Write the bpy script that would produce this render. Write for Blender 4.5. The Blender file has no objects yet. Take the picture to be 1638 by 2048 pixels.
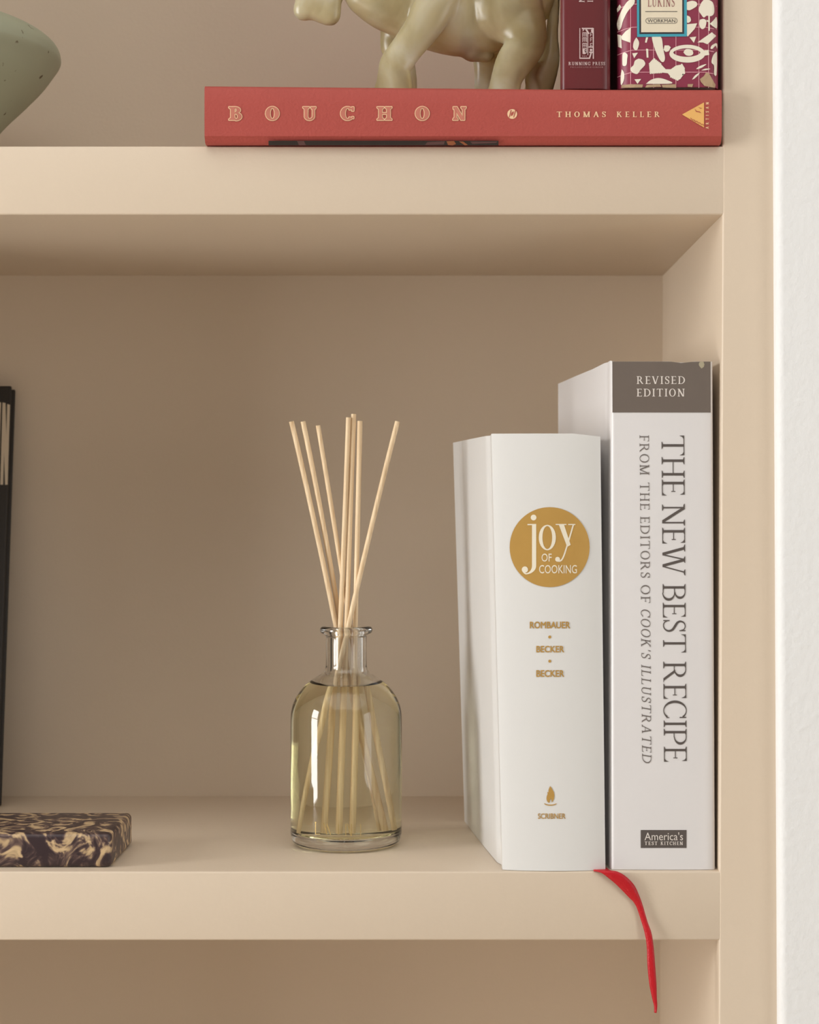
import bpy, bmesh, math, random
from mathutils import Vector, Matrix

# ------------------------------------------------------------------ scene, camera, light
scene = bpy.context.scene
COL = scene.collection
random.seed(7)

D = 1.03            # camera to the front plane of the bookcase, metres
S = 3630.0          # photo pixels per metre at that plane
VX, VY = 871.0, 1016.0

cam_d = bpy.data.cameras.new('camera')
cam = bpy.data.objects.new('camera', cam_d)
COL.objects.link(cam)
cam.location = (0, -D, 0)
cam.rotation_euler = (math.radians(90), 0, 0)
cam_d.sensor_fit = 'AUTO'
cam_d.sensor_width = 36.0
cam_d.lens = D * S * 36.0 / 2048.0
cam_d.shift_x = (819 - VX) / 2048.0
cam_d.shift_y = -(1024 - VY) / 2048.0
cam_d.clip_start = 0.05
cam_d.dof.use_dof = True
cam_d.dof.focus_distance = D + 0.03
cam_d.dof.aperture_fstop = 13.0
scene.camera = cam

vs = scene.view_settings
vs.view_transform = 'Standard'
vs.look = 'None'
vs.gamma = 1.0
vs.use_curve_mapping = False
vs.exposure = 0.03
scene.display_settings.display_device = 'sRGB'
scene.cycles.use_denoising = True
scene.cycles.max_bounces = 24
scene.cycles.transmission_bounces = 24
scene.cycles.diffuse_bounces = 5
scene.cycles.sample_clamp_indirect = 40.0

world = bpy.data.worlds.new('room_daylight')
scene.world = world
world.use_nodes = True
wb = world.node_tree.nodes['Background']
wb.inputs['Color'].default_value = (1.0, 0.97, 0.92, 1)
wb.inputs['Strength'].default_value = 0.03


def area_light(name, loc, target, sx, sy, power, color):
    l = bpy.data.lights.new(name, 'AREA')
    l.shape = 'RECTANGLE'
    l.size, l.size_y = sx, sy
    l.energy = power
    l.color = color
    o = bpy.data.objects.new(name, l)
    COL.objects.link(o)
    o.location = loc
    d = Vector(target) - Vector(loc)
    o.rotation_euler = d.to_track_quat('-Z', 'Y').to_euler()
    return o


# daylight coming through the window in the left wall
WY0, WY1, WZ0, WZ1, WX = -1.10, -0.45, -0.60, 0.70, -1.95
area_light('window_daylight', (WX - 0.06, (WY0 + WY1) / 2, (WZ0 + WZ1) / 2), (1.0, (WY0 + WY1) / 2, (WZ0 + WZ1) / 2),
           WY1 - WY0, WZ1 - WZ0, 48.5, (1.0, 0.995, 0.98))
# a window in the opposite wall of the room, to the right
RY0, RY1, RZ0, RZ1, RX = -2.30, -1.00, -0.60, 0.80, 1.90
area_light('right_window_daylight', (RX + 0.06, (RY0 + RY1) / 2, (RZ0 + RZ1) / 2), (0, (RY0 + RY1) / 2, (RZ0 + RZ1) / 2),
           RY1 - RY0, RZ1 - RZ0, 20.0, (1.0, 0.995, 0.98))
# added soft fill under the ceiling, in place of light bounced off it
area_light('ceiling_fill', (0.1, -1.35, 1.345), (0.1, -1.35, 0), 2.4, 1.9, 13.8, (1.0, 0.995, 0.98))


# ------------------------------------------------------------------ helpers
def P(px, py, z=0.0):
    k = (1 + z / D) / S
    return Vector(((px - VX) * k, z, (VY - py) * k))


def srgb(r, g, b):
    f = lambda c: c / 12.92 if c <= 0.04045 else ((c + 0.055) / 1.055) ** 2.4
    return tuple(f(v / 255.0) for v in (r, g, b))


def mat(name, color, rough=0.5, bump=0.0, bump_scale=300.0, vary=0.0, vary_scale=8.0, metallic=0.0, coat=0.0, spec=0.5, sheen=0.0):
    m = bpy.data.materials.new(name)
    m.use_nodes = True
    nt = m.node_tree
    b = nt.nodes['Principled BSDF']
    b.inputs['Base Color'].default_value = (*color, 1)
    b.inputs['Roughness'].default_value = rough
    b.inputs['Metallic'].default_value = metallic
    b.inputs['Specular IOR Level'].default_value = spec
    b.inputs['Coat Weight'].default_value = coat
    b.inputs['Coat Roughness'].default_value = 0.15
    b.inputs['Sheen Weight'].default_value = sheen
    tc = nt.nodes.new('ShaderNodeTexCoord')
    if vary > 0:
        n = nt.nodes.new('ShaderNodeTexNoise')
        n.inputs['Scale'].default_value = vary_scale
        n.inputs['Detail'].default_value = 4
        nt.links.new(tc.outputs['Object'], n.inputs['Vector'])
        r = nt.nodes.new('ShaderNodeMapRange')
        r.inputs['To Min'].default_value = 1 - vary
        r.inputs['To Max'].default_value = 1 + vary
        nt.links.new(n.outputs['Fac'], r.inputs['Value'])
        mx = nt.nodes.new('ShaderNodeMix')
        mx.data_type = 'RGBA'
        mx.blend_type = 'MULTIPLY'
        mx.inputs['Factor'].default_value = 1
        mx.inputs['A'].default_value = (*color, 1)
        nt.links.new(r.outputs['Result'], mx.inputs['B'])
        nt.links.new(mx.outputs['Result'], b.inputs['Base Color'])
    if bump > 0:
        n2 = nt.nodes.new('ShaderNodeTexNoise')
        n2.inputs['Scale'].default_value = bump_scale
        n2.inputs['Detail'].default_value = 3
        nt.links.new(tc.outputs['Object'], n2.inputs['Vector'])
        bp = nt.nodes.new('ShaderNodeBump')
        bp.inputs['Strength'].default_value = bump
        bp.inputs['Distance'].default_value = 0.0008
        nt.links.new(n2.outputs['Fac'], bp.inputs['Height'])
        nt.links.new(bp.outputs['Normal'], b.inputs['Normal'])
    return m


def link(name, me, m, parent=None):
    o = bpy.data.objects.new(name, me)
    COL.objects.link(o)
    if m is not None:
        for mm in (m if isinstance(m, (list, tuple)) else [m]):
            me.materials.append(mm)
    if parent is not None:
        o.parent = parent
    return o


def smooth(me, angle=35):
    for p in me.polygons:
        p.use_smooth = True
    me.set_sharp_from_angle(angle=math.radians(angle))


def from_bm(name, bm, m, parent=None, sm=True, angle=35):
    me = bpy.data.meshes.new(name)
    bmesh.ops.recalc_face_normals(bm, faces=bm.faces[:])
    bm.to_mesh(me)
    bm.free()
    if sm:
        smooth(me, angle)
    return link(name, me, m, parent)


def box_bm(x0, x1, y0, y1, z0, z1, bevel=0.0, seg=2, bm=None):
    b = bmesh.new()
    r = bmesh.ops.create_cube(b, size=1)
    for v in b.verts:
        v.co = Vector(((x0 + x1) / 2 + v.co.x * (x1 - x0), (y0 + y1) / 2 + v.co.y * (y1 - y0), (z0 + z1) / 2 + v.co.z * (z1 - z0)))
    if bevel > 0:
        bmesh.ops.bevel(b, geom=b.edges[:], offset=bevel, segments=seg, profile=0.5, affect='EDGES')
    if bm is not None:
        me = bpy.data.meshes.new('tmp')
        b.to_mesh(me)
        b.free()
        bm.from_mesh(me)
        bpy.data.meshes.remove(me)
        return bm
    return b


def box(name, x0, x1, y0, y1, z0, z1, m, parent=None, bevel=0.0, seg=2):
    return from_bm(name, box_bm(x0, x1, y0, y1, z0, z1, bevel, seg), m, parent)


def thing(name, label, cat, loc=(0, 0, 0), group=None):
    o = bpy.data.objects.new(name, None)
    o.empty_display_size = 0.02
    COL.objects.link(o)
    o.location = loc
    o['label'] = label
    o['category'] = cat
    if group:
        o['group'] = group
    return o


def adopt(parent, *objs):
    """parent meshes built in world coordinates to an Empty, keeping them where they are"""
    for o in objs:
        o.parent = parent
        o.matrix_parent_inverse = Matrix.Translation(-Vector(parent.location))


def structure(o, label=None):
    o['kind'] = 'structure'
    if label:
        o['label'] = label
    return o


def polys_mesh(name, polys, m, parent=None):
    """polys: lists of 3D points, each one flat printed patch (may be concave)"""
    bm = bmesh.new()
    for i, p in enumerate(polys):
        st = Vector((0, -2.5e-6 * (i % 29), 0))       # overlapping strokes never share a plane
        vsx = [bm.verts.new(q + st) for q in p]
        try:
            bm.faces.new(vsx)
        except ValueError:
            pass
    bmesh.ops.triangulate(bm, faces=[f for f in bm.faces if len(f.verts) > 4])
    me = bpy.data.meshes.new(name)
    bm.to_mesh(me)
    bm.free()
    return link(name, me, m, parent)


def lathe_bm(profile, n=96, cx=0, cy=0, z0=0, close=True):
    bm = bmesh.new()
    rings = []
    for r, z in profile:
        if r < 1e-6:
            rings.append([bm.verts.new((cx, cy, z0 + z))])
        else:
            rings.append([bm.verts.new((cx + r * math.cos(2 * math.pi * i / n), cy + r * math.sin(2 * math.pi * i / n), z0 + z)) for i in range(n)])
    pairs = list(zip(rings[:-1], rings[1:]))
    if close and len(rings[0]) > 1 and len(rings[-1]) > 1:
        pairs.append((rings[-1], rings[0]))
    for a, b in pairs:
        for i in range(n):
            j = (i + 1) % n
            if len(a) == 1 and len(b) == 1:
                continue
            if len(a) == 1:
                bm.faces.new((a[0], b[i], b[j]))
            elif len(b) == 1:
                bm.faces.new((a[i], a[j], b[0]))
            else:
                bm.faces.new((a[i], a[j], b[j], b[i]))
    return bm


def catmull(pts, per=6):
    out = []
    n = len(pts)
    for i in range(n - 1):
        p0 = pts[max(i - 1, 0)]; p1 = pts[i]; p2 = pts[i + 1]; p3 = pts[min(i + 2, n - 1)]
        for k in range(per):
            t = k / per
            out.append(tuple(0.5 * ((2 * b) + (-a + c) * t + (2 * a - 5 * b + 4 * c - d) * t * t + (-a + 3 * b - 3 * c + d) * t ** 3)
                             for a, b, c, d in zip(p0, p1, p2, p3)))
    out.append(tuple(pts[-1]))
    return out


def tube_bm(pts, radii, n=20, caps=True):
    bm = bmesh.new()
    pts = [Vector(p) for p in pts]
    rings = []
    ref = Vector((0, 1, 0))
    for i, p in enumerate(pts):
        t = (pts[min(i + 1, len(pts) - 1)] - pts[max(i - 1, 0)]).normalized()
        a = t.cross(ref)
        if a.length < 1e-4:
            a = t.cross(Vector((1, 0, 0)))
        a.normalize()
        b = t.cross(a).normalized()
        rings.append([bm.verts.new(p + (a * math.cos(2 * math.pi * k / n) + b * math.sin(2 * math.pi * k / n)) * radii[i]) for k in range(n)])
    for r0, r1 in zip(rings[:-1], rings[1:]):
        for k in range(n):
            bm.faces.new((r0[k], r0[(k + 1) % n], r1[(k + 1) % n], r1[k]))
    if caps:
        bm.faces.new(rings[0][::-1])
        bm.faces.new(rings[-1])
    return bm


# ------------------------------------------------------------------ lettering (own serif face, unit cap height)
def ring(cx, cy, rx, ry, tx, ty, a0=0, a1=360, n=28):
    out = []
    n = max(4, int(n * abs(a1 - a0) / 360) + 2)
    for i in range(n):
        q = []
        for a, inner in ((a0 + (a1 - a0) * i / n, 0), (a0 + (a1 - a0) * (i + 1) / n, 0), (a0 + (a1 - a0) * (i + 1) / n, 1), (a0 + (a1 - a0) * i / n, 1)):
            c, s = math.cos(math.radians(a)), math.sin(math.radians(a))
            q.append((cx + (rx - inner * tx) * c, cy + (ry - inner * ty) * s))
        out.append(q)
    return out


def disc(cx, cy, r, ry=None, n=20):
    ry = ry or r
    return [[(cx + r * math.cos(2 * math.pi * i / n), cy + ry * math.sin(2 * math.pi * i / n)) for i in range(n)]]


def rect(x0, y0, x1, y1):
    return [[(x0, y0), (x1, y0), (x1, y1), (x0, y1)]]


def diag(xb, yb, xt, yt, w):
    return [[(xb - w / 2, yb), (xb + w / 2, yb), (xt + w / 2, yt), (xt - w / 2, yt)]]


def serif_glyph(ch, w=0.115, h=0.042, s=0.10, t=0.035):
    """returns (polygons, advance width)"""
    def foot(xc, y, up, half=None):
        hf = half or (s + w / 2)
        d = t if up else -t
        e = 2.2 * d
        return [[(xc - hf, y), (xc + hf, y), (xc + hf, y + d * 0.8), (xc + w * .5, y + e), (xc - w * .5, y + e), (xc - hf, y + d * 0.8)]]

    def stem(xc, b=True, tp=True, wd=None, y0=0, y1=1):
        ww = wd or w
        o = rect(xc - ww / 2, y0, xc + ww / 2, y1)
        if b: o += foot(xc, y0, True, s + ww / 2)
        if tp: o += foot(xc, y1, False, s + ww / 2)
        return o

    def tick(x, y, dx, dy):          # beak on a horizontal arm
        return [[(x, y), (x - dx * 0.16, y), (x - dx * 0.05, y + dy * 0.09), (x, y + dy * 0.22)]]
    L = s + w / 2
    g, adv = [], 0.5
    if ch == 'I':
        g = stem(L); adv = 2 * L
    elif ch == 'H':
        g = stem(L) + stem(L + .48) + rect(L, .5 - h / 2, L + .48, .5 + h / 2); adv = 2 * L + .48
    elif ch == 'E':
        g = stem(L, True, True) + rect(L, 0, L + .42, h) + rect(L, 1 - h, L + .40, 1) + rect(L, .5 - h / 2, L + .30, .5 + h / 2)
        g += tick(L + .44, 0, 1, 1) + tick(L + .41, 1, 1, -1) + rect(L + .28, .41, L + .30 + h * .3, .59); adv = L + .45
    elif ch == 'F':
        g = stem(L) + rect(L, 1 - h, L + .40, 1) + rect(L, .5 - h / 2, L + .30, .5 + h / 2)
        g += tick(L + .41, 1, 1, -1) + rect(L + .28, .41, L + .30 + h * .3, .59); adv = L + .42
    elif ch == 'L':
        g = stem(L) + rect(L, 0, L + .40, h) + tick(L + .42, 0, 1, 1.3); adv = L + .43
    elif ch == 'T':
        g = stem(.36, True, False) + rect(.02, 1 - h, .70, 1) + tick(.71, 1, 1, -1) + tick(.01, 1, -1, -1); adv = .72
    elif ch == 'N':
        x1 = L + .54
        g = stem(L, True, False, h * 1.5) + stem(x1, False, True, h * 1.5) + diag(x1 - w * .3, 0, L - w * .1, 1, w * 1.25) + foot(L - .04, 1, False, .10); adv = x1 + L
    elif ch == 'M':
        x1 = L + .66
        g = stem(L, True, True, h * 1.5) + stem(x1) + diag((L + x1) / 2 - .02, 0, L, 1, w * 1.15) + diag((L + x1) / 2, 0, x1, 1, h * 1.4); adv = x1 + L
    elif ch == 'U':
        x1 = L + .46
        cy = .28
        g = stem(L, False, True, w, cy) + stem(x1, False, True, h * 1.4, cy)
        g += ring((L - w / 2 + x1 + h * .7) / 2, cy, (x1 + h * .7 - L + w / 2) / 2, cy + .015, w, h * 1.2, 180, 270)
        g += ring((L - w / 2 + x1 + h * .7) / 2, cy, (x1 + h * .7 - L + w / 2) / 2, cy + .015, h * 1.4, h * 1.2, 270, 360); adv = x1 + L
    elif ch in 'OQ':
        g = ring(.38, .5, .38, .515, w * 1.05, h, 0, 360, 40); adv = .76
    elif ch == 'C':
        g = ring(.38, .5, .38, .515, w * 1.05, h, 42, 318, 40) + rect(.62, .70, .62 + h * 1.2, .99) + rect(.63, .12, .63 + h, .24); adv = .70
    elif ch == 'G':
        g = ring(.38, .5, .38, .515, w * 1.05, h, 42, 312, 40) + rect(.62, .72, .62 + h * 1.2, .99) + rect(.60 - w / 2, .06, .60 + w / 2, .42) + foot(.60, .42, False); adv = .78
    elif ch == 'D':
        x = L - w / 2
        g = stem(L) + ring(x + .20, .5, .50, .5, w * 1.05, h, -90, 90, 44) + rect(x, 0, x + .21, h) + rect(x, 1 - h, x + .21, 1); adv = x + .71
    elif ch == 'B':
        x = L - w / 2
        g = stem(L) + rect(x, 0, x + .26, h) + rect(x, 1 - h, x + .22, 1) + rect(x, .52 - h / 2, x + .26, .52 + h / 2)
        g += ring(x + .22, .76, .27, .24, w, h, -90, 90, 36) + ring(x + .25, .26, .31, .26 + h / 2, w * 1.05, h, -90, 90, 36); adv = x + .58
    elif ch == 'P':
        x = L - w / 2
        g = stem(L) + rect(x, 1 - h, x + .24, 1) + rect(x, .45 - h / 2, x + .24, .45 + h / 2) + ring(x + .23, .725, .29, .275, w * 1.03, h, -90, 90, 36); adv = x + .54
    elif ch == 'R':
        x = L - w / 2
        g = stem(L) + rect(x, 1 - h, x + .24, 1) + rect(x, .48 - h / 2, x + .26, .48 + h / 2) + ring(x + .22, .74, .28, .26, w * 1.03, h, -90, 90, 36)
        g += diag(x + .60, 0, x + .28, .5, w * 1.15) + rect(x + .56, 0, x + .70, t * .8); adv = x + .70
    elif ch == 'S':
        path = catmull([(.43, .80), (.39, .92), (.27, .995 - h / 2), (.14, .92), (.085, .765), (.14, .63), (.27, .53), (.40, .42), (.455, .255), (.39, .09), (.25, .005 + h / 2), (.12, .07), (.06, .21)], 5)
        m_ = len(path)
        def wid(i):
            q = i / (m_ - 1)
            return h * 1.05 + (w * 1.05 - h) * math.exp(-((q - .5) / .20) ** 2)
        for i in range(m_ - 1):
            (xa, ya), (xb, yb) = path[i], path[i + 1]
            def nrm_(k):
                p, n_ = path[max(k - 1, 0)], path[min(k + 1, m_ - 1)]
                dx, dy = n_[0] - p[0], n_[1] - p[1]
                l_ = math.hypot(dx, dy)
                return -dy / l_, dx / l_
            na, nb = nrm_(i), nrm_(i + 1)
            wa, wb_ = wid(i) / 2, wid(i + 1) / 2
            g.append([(xa + na[0] * wa, ya + na[1] * wa), (xb + nb[0] * wb_, yb + nb[1] * wb_), (xb - nb[0] * wb_, yb - nb[1] * wb_), (xa - na[0] * wa, ya - na[1] * wa)])
        g += rect(.425, .72, .425 + h * 1.1, .985) + rect(.035, .015, .035 + h * 1.1, .29)
        adv = .52
    elif ch == 'V':
        g = diag(.38, 0, .10, 1, w * 1.1) + diag(.40, 0, .66, 1, h * 1.3) + foot(.10, 1, False, .13) + foot(.66, 1, False, .11); adv = .77
    elif ch == 'W':
        g = diag(.32, 0, .10, 1, w * 1.1) + diag(.34, 0, .52, 1, h * 1.3) + diag(.74, 0, .52, 1, w * 1.1) + diag(.76, 0, .98, 1, h * 1.3)
        g += foot(.10, 1, False, .13) + foot(.52, 1, False, .12) + foot(.98, 1, False, .11); adv = 1.09
    elif ch == 'A':
        g = diag(.10, 0, .38, 1, h * 1.3) + diag(.64, 0, .38, 1, w * 1.1) + rect(.20, .34, .54, .34 + h) + foot(.10, 0, True, .11) + foot(.64, 0, True, .13); adv = .77
    elif ch == 'K':
        g = stem(L) + diag(L + .04, .40, L + .42, 1, h * 1.5) + diag(L + .50, 0, L + .17, .60, w * 1.1) + foot(L + .42, 1, False, .12) + foot(L + .50, 0, True, .13); adv = L + .63
    elif ch == 'Y':
        g = stem(.36, True, False, w, 0, .46) + diag(.36, .42, .10, 1, w) + diag(.38, .42, .62, 1, h * 1.4) + foot(.10, 1, False, .12) + foot(.62, 1, False, .10); adv = .72
    elif ch == "'":
        g = [[(.06, 1), (.16, 1), (.13, .80), (.05, .68)]]; adv = .20
    elif ch == '.':
        g = disc(.1, .45, .08); adv = .2
    return g, adv


def serif_text(word, length, cap, aspect=1.0, shear=0.0, gapf=None, **kw):
    """polygons in pixels: u along the text 0..length, v up 0..cap"""
    gl = [serif_glyph(c, **kw) for c in word]
    nat = sum(a for _, a in gl) * cap * aspect
    if len(gl) > 1:
        gap = (length - nat) / (len(gl) - 1)
        k = 1.0
        if gapf is not None:
            gap = gapf * cap
            k = (length - gap * (len(gl) - 1)) / nat
        elif gap < 0.02 * cap:
            gap = 0.04 * cap
            k = (length - gap * (len(gl) - 1)) / nat
    else:
        gap, k = 0, length / nat
    out, u = [], 0
    for g, a in gl:
        for p in g:
            out.append([(u + x * cap * aspect * k + y * cap * shear, y * cap) for x, y in p])
        u += a * cap * aspect * k + gap
    return out


def thicken(polys, e):
    out = list(polys)
    for p in polys:
        n = len(p)
        for i in range(n):
            a, b = Vector(p[i]), Vector(p[(i + 1) % n])
            d = b - a
            if d.length < 1e-6:
                continue
            nn = Vector((-d.y, d.x)).normalized() * e
            out.append([tuple(a + nn), tuple(b + nn), tuple(b - nn), tuple(a - nn)])
            out += disc(a.x, a.y, e, n=8)
    return out


def sans_text(word, x0, x1, ytop, ybase, bold=0.0, ref=None):
    """polygons in photo pixels, from the built-in sans face, fitted to x0..x1 and ytop..ybase (cap height)"""
    c = bpy.data.curves.new('t', 'FONT')
    c.body = word
    c.size = 1.0
    c.offset = bold
    c.resolution_u = 4
    c.fill_mode = 'FRONT'
    o = bpy.data.objects.new('t', c)
    COL.objects.link(o)
    bpy.context.view_layer.update()
    dg = bpy.context.evaluated_depsgraph_get()
    me = bpy.data.meshes.new_from_object(o.evaluated_get(dg))
    co = [(v.co.x, v.co.y) for v in me.vertices]
    ps = [[co[i] for i in p.vertices] for p in me.polygons]
    bpy.data.meshes.remove(me)
    bpy.data.objects.remove(o)
    bpy.data.curves.remove(c)
    xs = [p[0] for p in co]
    ys = [p[1] for p in co]
    a, b = min(xs), max(xs)
    lo, hi = min(ys), max(ys)
    return [[(x0 + (x - a) / (b - a) * (x1 - x0), ybase - (y - lo) / (hi - lo) * (ybase - ytop)) for x, y in p] for p in ps]


def horiz(polys, x0, base):
    return [[(x0 + u, base - v) for u, v in p] for p in polys]


def down(polys, base_x, y0, lean=0.0):        # reads downwards, tops of the letters to the right
    return [[(base_x + v + lean * u, y0 + u) for u, v in p] for p in polys]


def up(polys, base_x, y0):                    # reads upwards, tops of the letters to the left
    return [[(base_x - v, y0 - u) for u, v in p] for p in polys]


def to3(polys, fn):
    return [[fn(x, y) for x, y in p] for p in polys]


def curved_print(name, polys, fn, m, longest=5.0):
    """flat outlines cut fine enough to lie on a curved cover"""
    tris = []
    for p in polys:
        bm = bmesh.new()
        bm.faces.new([bm.verts.new((x, y, 0)) for x, y in p])
        bmesh.ops.triangulate(bm, faces=bm.faces[:])
        for _ in range(6):
            es = [e for e in bm.edges if e.calc_length() > longest]
            if not es:
                break
            bmesh.ops.subdivide_edges(bm, edges=es, cuts=1)
            bmesh.ops.triangulate(bm, faces=bm.faces[:])
        tris.append([[(v.co.x, v.co.y) for v in f.verts] for f in bm.faces])
        bm.free()
    bm = bmesh.new()
    for i, fs in enumerate(tris):
        st = Vector((0, -2.5e-6 * (i % 29), 0))
        for f in fs:
            bm.faces.new([bm.verts.new(fn(x, y) + st) for x, y in f])
    bmesh.ops.remove_doubles(bm, verts=bm.verts[:], dist=1e-7)
    me = bpy.data.meshes.new(name)
    bm.to_mesh(me)
    bm.free()
    return link(name, me, m)


# ------------------------------------------------------------------ materials
BEIGE = (0.685, 0.570, 0.445)
paint = mat('beige_paint', BEIGE, 0.42, bump=0.12, bump_scale=420, vary=0.015, vary_scale=5)
white_wall = mat('white_wall_paint', (0.80, 0.805, 0.805), 0.6, bump=0.6, bump_scale=260, vary=0.01)
room_wall = mat('taupe_wall_paint', (0.34, 0.33, 0.31), 0.7)
white_trim = mat('white_trim_paint', (0.83, 0.82, 0.79), 0.4, bump=0.05)
wood_floor = mat('oak_floor', (0.58, 0.48, 0.37), 0.45, vary=0.12, vary_scale=14)
ceil_m = mat('ceiling_paint', (0.82, 0.81, 0.79), 0.7)
brown_pin = mat('brown_pin', srgb(110, 78, 48), 0.5)
paper = mat('page_paper', (0.78, 0.74, 0.65), 0.8, bump=0.4, bump_scale=900)

# ------------------------------------------------------------------ setting
NX = 0.1573                      # right inner face of the niches
ZF = -0.2003                     # top of the lower shelf board
ZL = -0.2383                     # its underside
ZT = 0.1994                      # top of the upper shelf board
ZU = 0.1616                      # its underside
YB = 0.270                       # back panel
XL = -0.50                       # left inner face
SX = 0.1868                      # right edge of the face frame

FLOOR_Z, CEIL_Z = -1.15, 1.35
structure(box('floor', -2.2, 2.1, -3.3, 0.5, FLOOR_Z - 0.05, FLOOR_Z, wood_floor))
structure(box('ceiling', -2.2, 2.1, -3.3, 0.5, CEIL_Z, CEIL_Z + 0.05, ceil_m))

# white wall standing slightly proud of the bookcase on the right, its corner rounded and a hair out of plumb
bm = bmesh.new()
TH, RC = 0.0085, 0.0044
def wall_x(z): return 0.1868 - 0.0046 * z
prof = [(0.0, 0.02), (0.0, -TH + RC)]
for k in range(1, 7):
    a = math.pi / 2 * k / 6
    prof.append((RC - RC * math.cos(a), -TH + RC - RC * math.sin(a)))
prof += [(1.9 - 0.19, -TH), (1.9 - 0.19, 0.02)]
rows = [[bm.verts.new((wall_x(z) + x, y, z)) for x, y in prof] for z in (FLOOR_Z, -0.3, 0.3, CEIL_Z)]
for r0, r1 in zip(rows[:-1], rows[1:]):
    for i in range(len(prof)):
        j = (i + 1) % len(prof)
        bm.faces.new((r0[i], r0[j], r1[j], r1[i]))
structure(from_bm('wall_right', bm, white_wall, angle=40))
bm = bmesh.new()
structure(box('wall_back', WX, XL - 0.04, -0.02, 0.02, FLOOR_Z, CEIL_Z, white_wall))
# walls with the window openings the daylight comes through
def wall_x_plane(name, x0, x1, y0, y1, holes):
    bm = bmesh.new()
    y = y0
    for a, b, za, zb in holes:
        box_bm(x0, x1, y, a, FLOOR_Z, CEIL_Z, bm=bm)
        box_bm(x0, x1, a, b, FLOOR_Z, za, bm=bm)
        box_bm(x0, x1, a, b, zb, CEIL_Z, bm=bm)
        y = b
    box_bm(x0, x1, y, y1, FLOOR_Z, CEIL_Z, bm=bm)
    return structure(from_bm(name, bm, room_wall, sm=False))
wall_x_plane('wall_left', WX, WX + 0.05, -3.25, 0.02, [(WY0, WY1, WZ0, WZ1)])
wall_x_plane('wall_far_right', RX, RX + 0.05, -3.25, 0.02, [(RY0, RY1, RZ0, RZ1)])
structure(box('wall_rear', WX, RX + 0.05, -3.25, -3.20, FLOOR_Z, CEIL_Z, room_wall))
def frame_x(name, x, y0, y1, z0, z1):
    bm = bmesh.new()
    for a, b in ((y0, y0 + .03), (y1 - .03, y1)):
        box_bm(x - 0.01, x + 0.06, a, b, z0, z1, bm=bm)
    for a, b in ((z0, z0 + .03), (z1 - .03, z1), ((z0 + z1) / 2 - .015, (z0 + z1) / 2 + .015)):
        box_bm(x - 0.008, x + 0.058, y0, y1, a, b, bm=bm)
    structure(from_bm(name, bm, white_trim, sm=False))
frame_x('window_1', WX, WY0, WY1, WZ0, WZ1)
frame_x('window_2', RX, RY0, RY1, RZ0, RZ1)

# ------------------------------------------------------------------ the built-in bookcase
case = thing('built_in_bookcase', 'beige painted built-in bookcase with open shelves beside the white wall', 'bookcase', (XL / 2, 0.1, FLOOR_Z))
parts = []
parts.append(box('back_panel', XL - 0.02, NX + 0.02, YB, YB + 0.012, FLOOR_Z, CEIL_Z - 0.005, paint))
# right upright: inner face plus face frame in one board, inner edge eased and a hair out of plumb
def upright(xin, xout, sign):
    bm = bmesh.new()
    r = 0.0012
    prof = [(xin, YB), (xin, r)]
    for k in range(1, 6):
        a = math.pi / 2 * k / 6
        prof.append((xin + sign * (r - r * math.cos(a)), r - r * math.sin(a)))
    prof += [(xin + sign * r, 0.0), (xout, 0.0), (xout, YB)]
    rows = []
    for z in (FLOOR_Z, ZL, ZF, 0, ZU, ZT, CEIL_Z - 0.005):
        dx = 0.0012 * max(-1, min(1, z / 0.25)) if sign > 0 else 0
        rows.append([bm.verts.new((x + (dx if abs(x - xout) > 1e-6 else 0), y, z)) for x, y in prof])
    n = len(prof)
    for a, b in zip(rows[:-1], rows[1:]):
        for i in range(n):
            bm.faces.new((a[i], a[(i + 1) % n], b[(i + 1) % n], b[i]))
    bm.faces.new(rows[0][::-1]); bm.faces.new(rows[-1])
    return bm
parts.append(from_bm('side_panel', upright(NX, SX + 0.004, 1), paint, angle=30))
parts.append(from_bm('side_panel', upright(XL, XL - 0.045, -1), paint, angle=30))
SPACES = [(ZU, ZT), (ZL, ZF), (ZT + 0.72, ZT + 0.758), (ZL - 0.40, ZL - 0.362)]
for z0, z1 in SPACES:
    parts.append(box('shelf', XL - 0.004, NX + 0.004, 0.0002, YB + 0.004, z0, z1, paint, bevel=0.0011, seg=3))
parts.append(box('base_cabinet', XL, NX, 0.002, YB, FLOOR_Z, ZL - 0.40, paint, bevel=0.002))
pin0 = P(1411.5, 1890, 0.06)
parts.append(box('shelf_pin', NX - 0.0022, NX + 0.001, 0.040, 0.0455, ZL - 0.0045, ZL + 0.0002, brown_pin, bevel=0.0006))
adopt(case, *parts)

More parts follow.
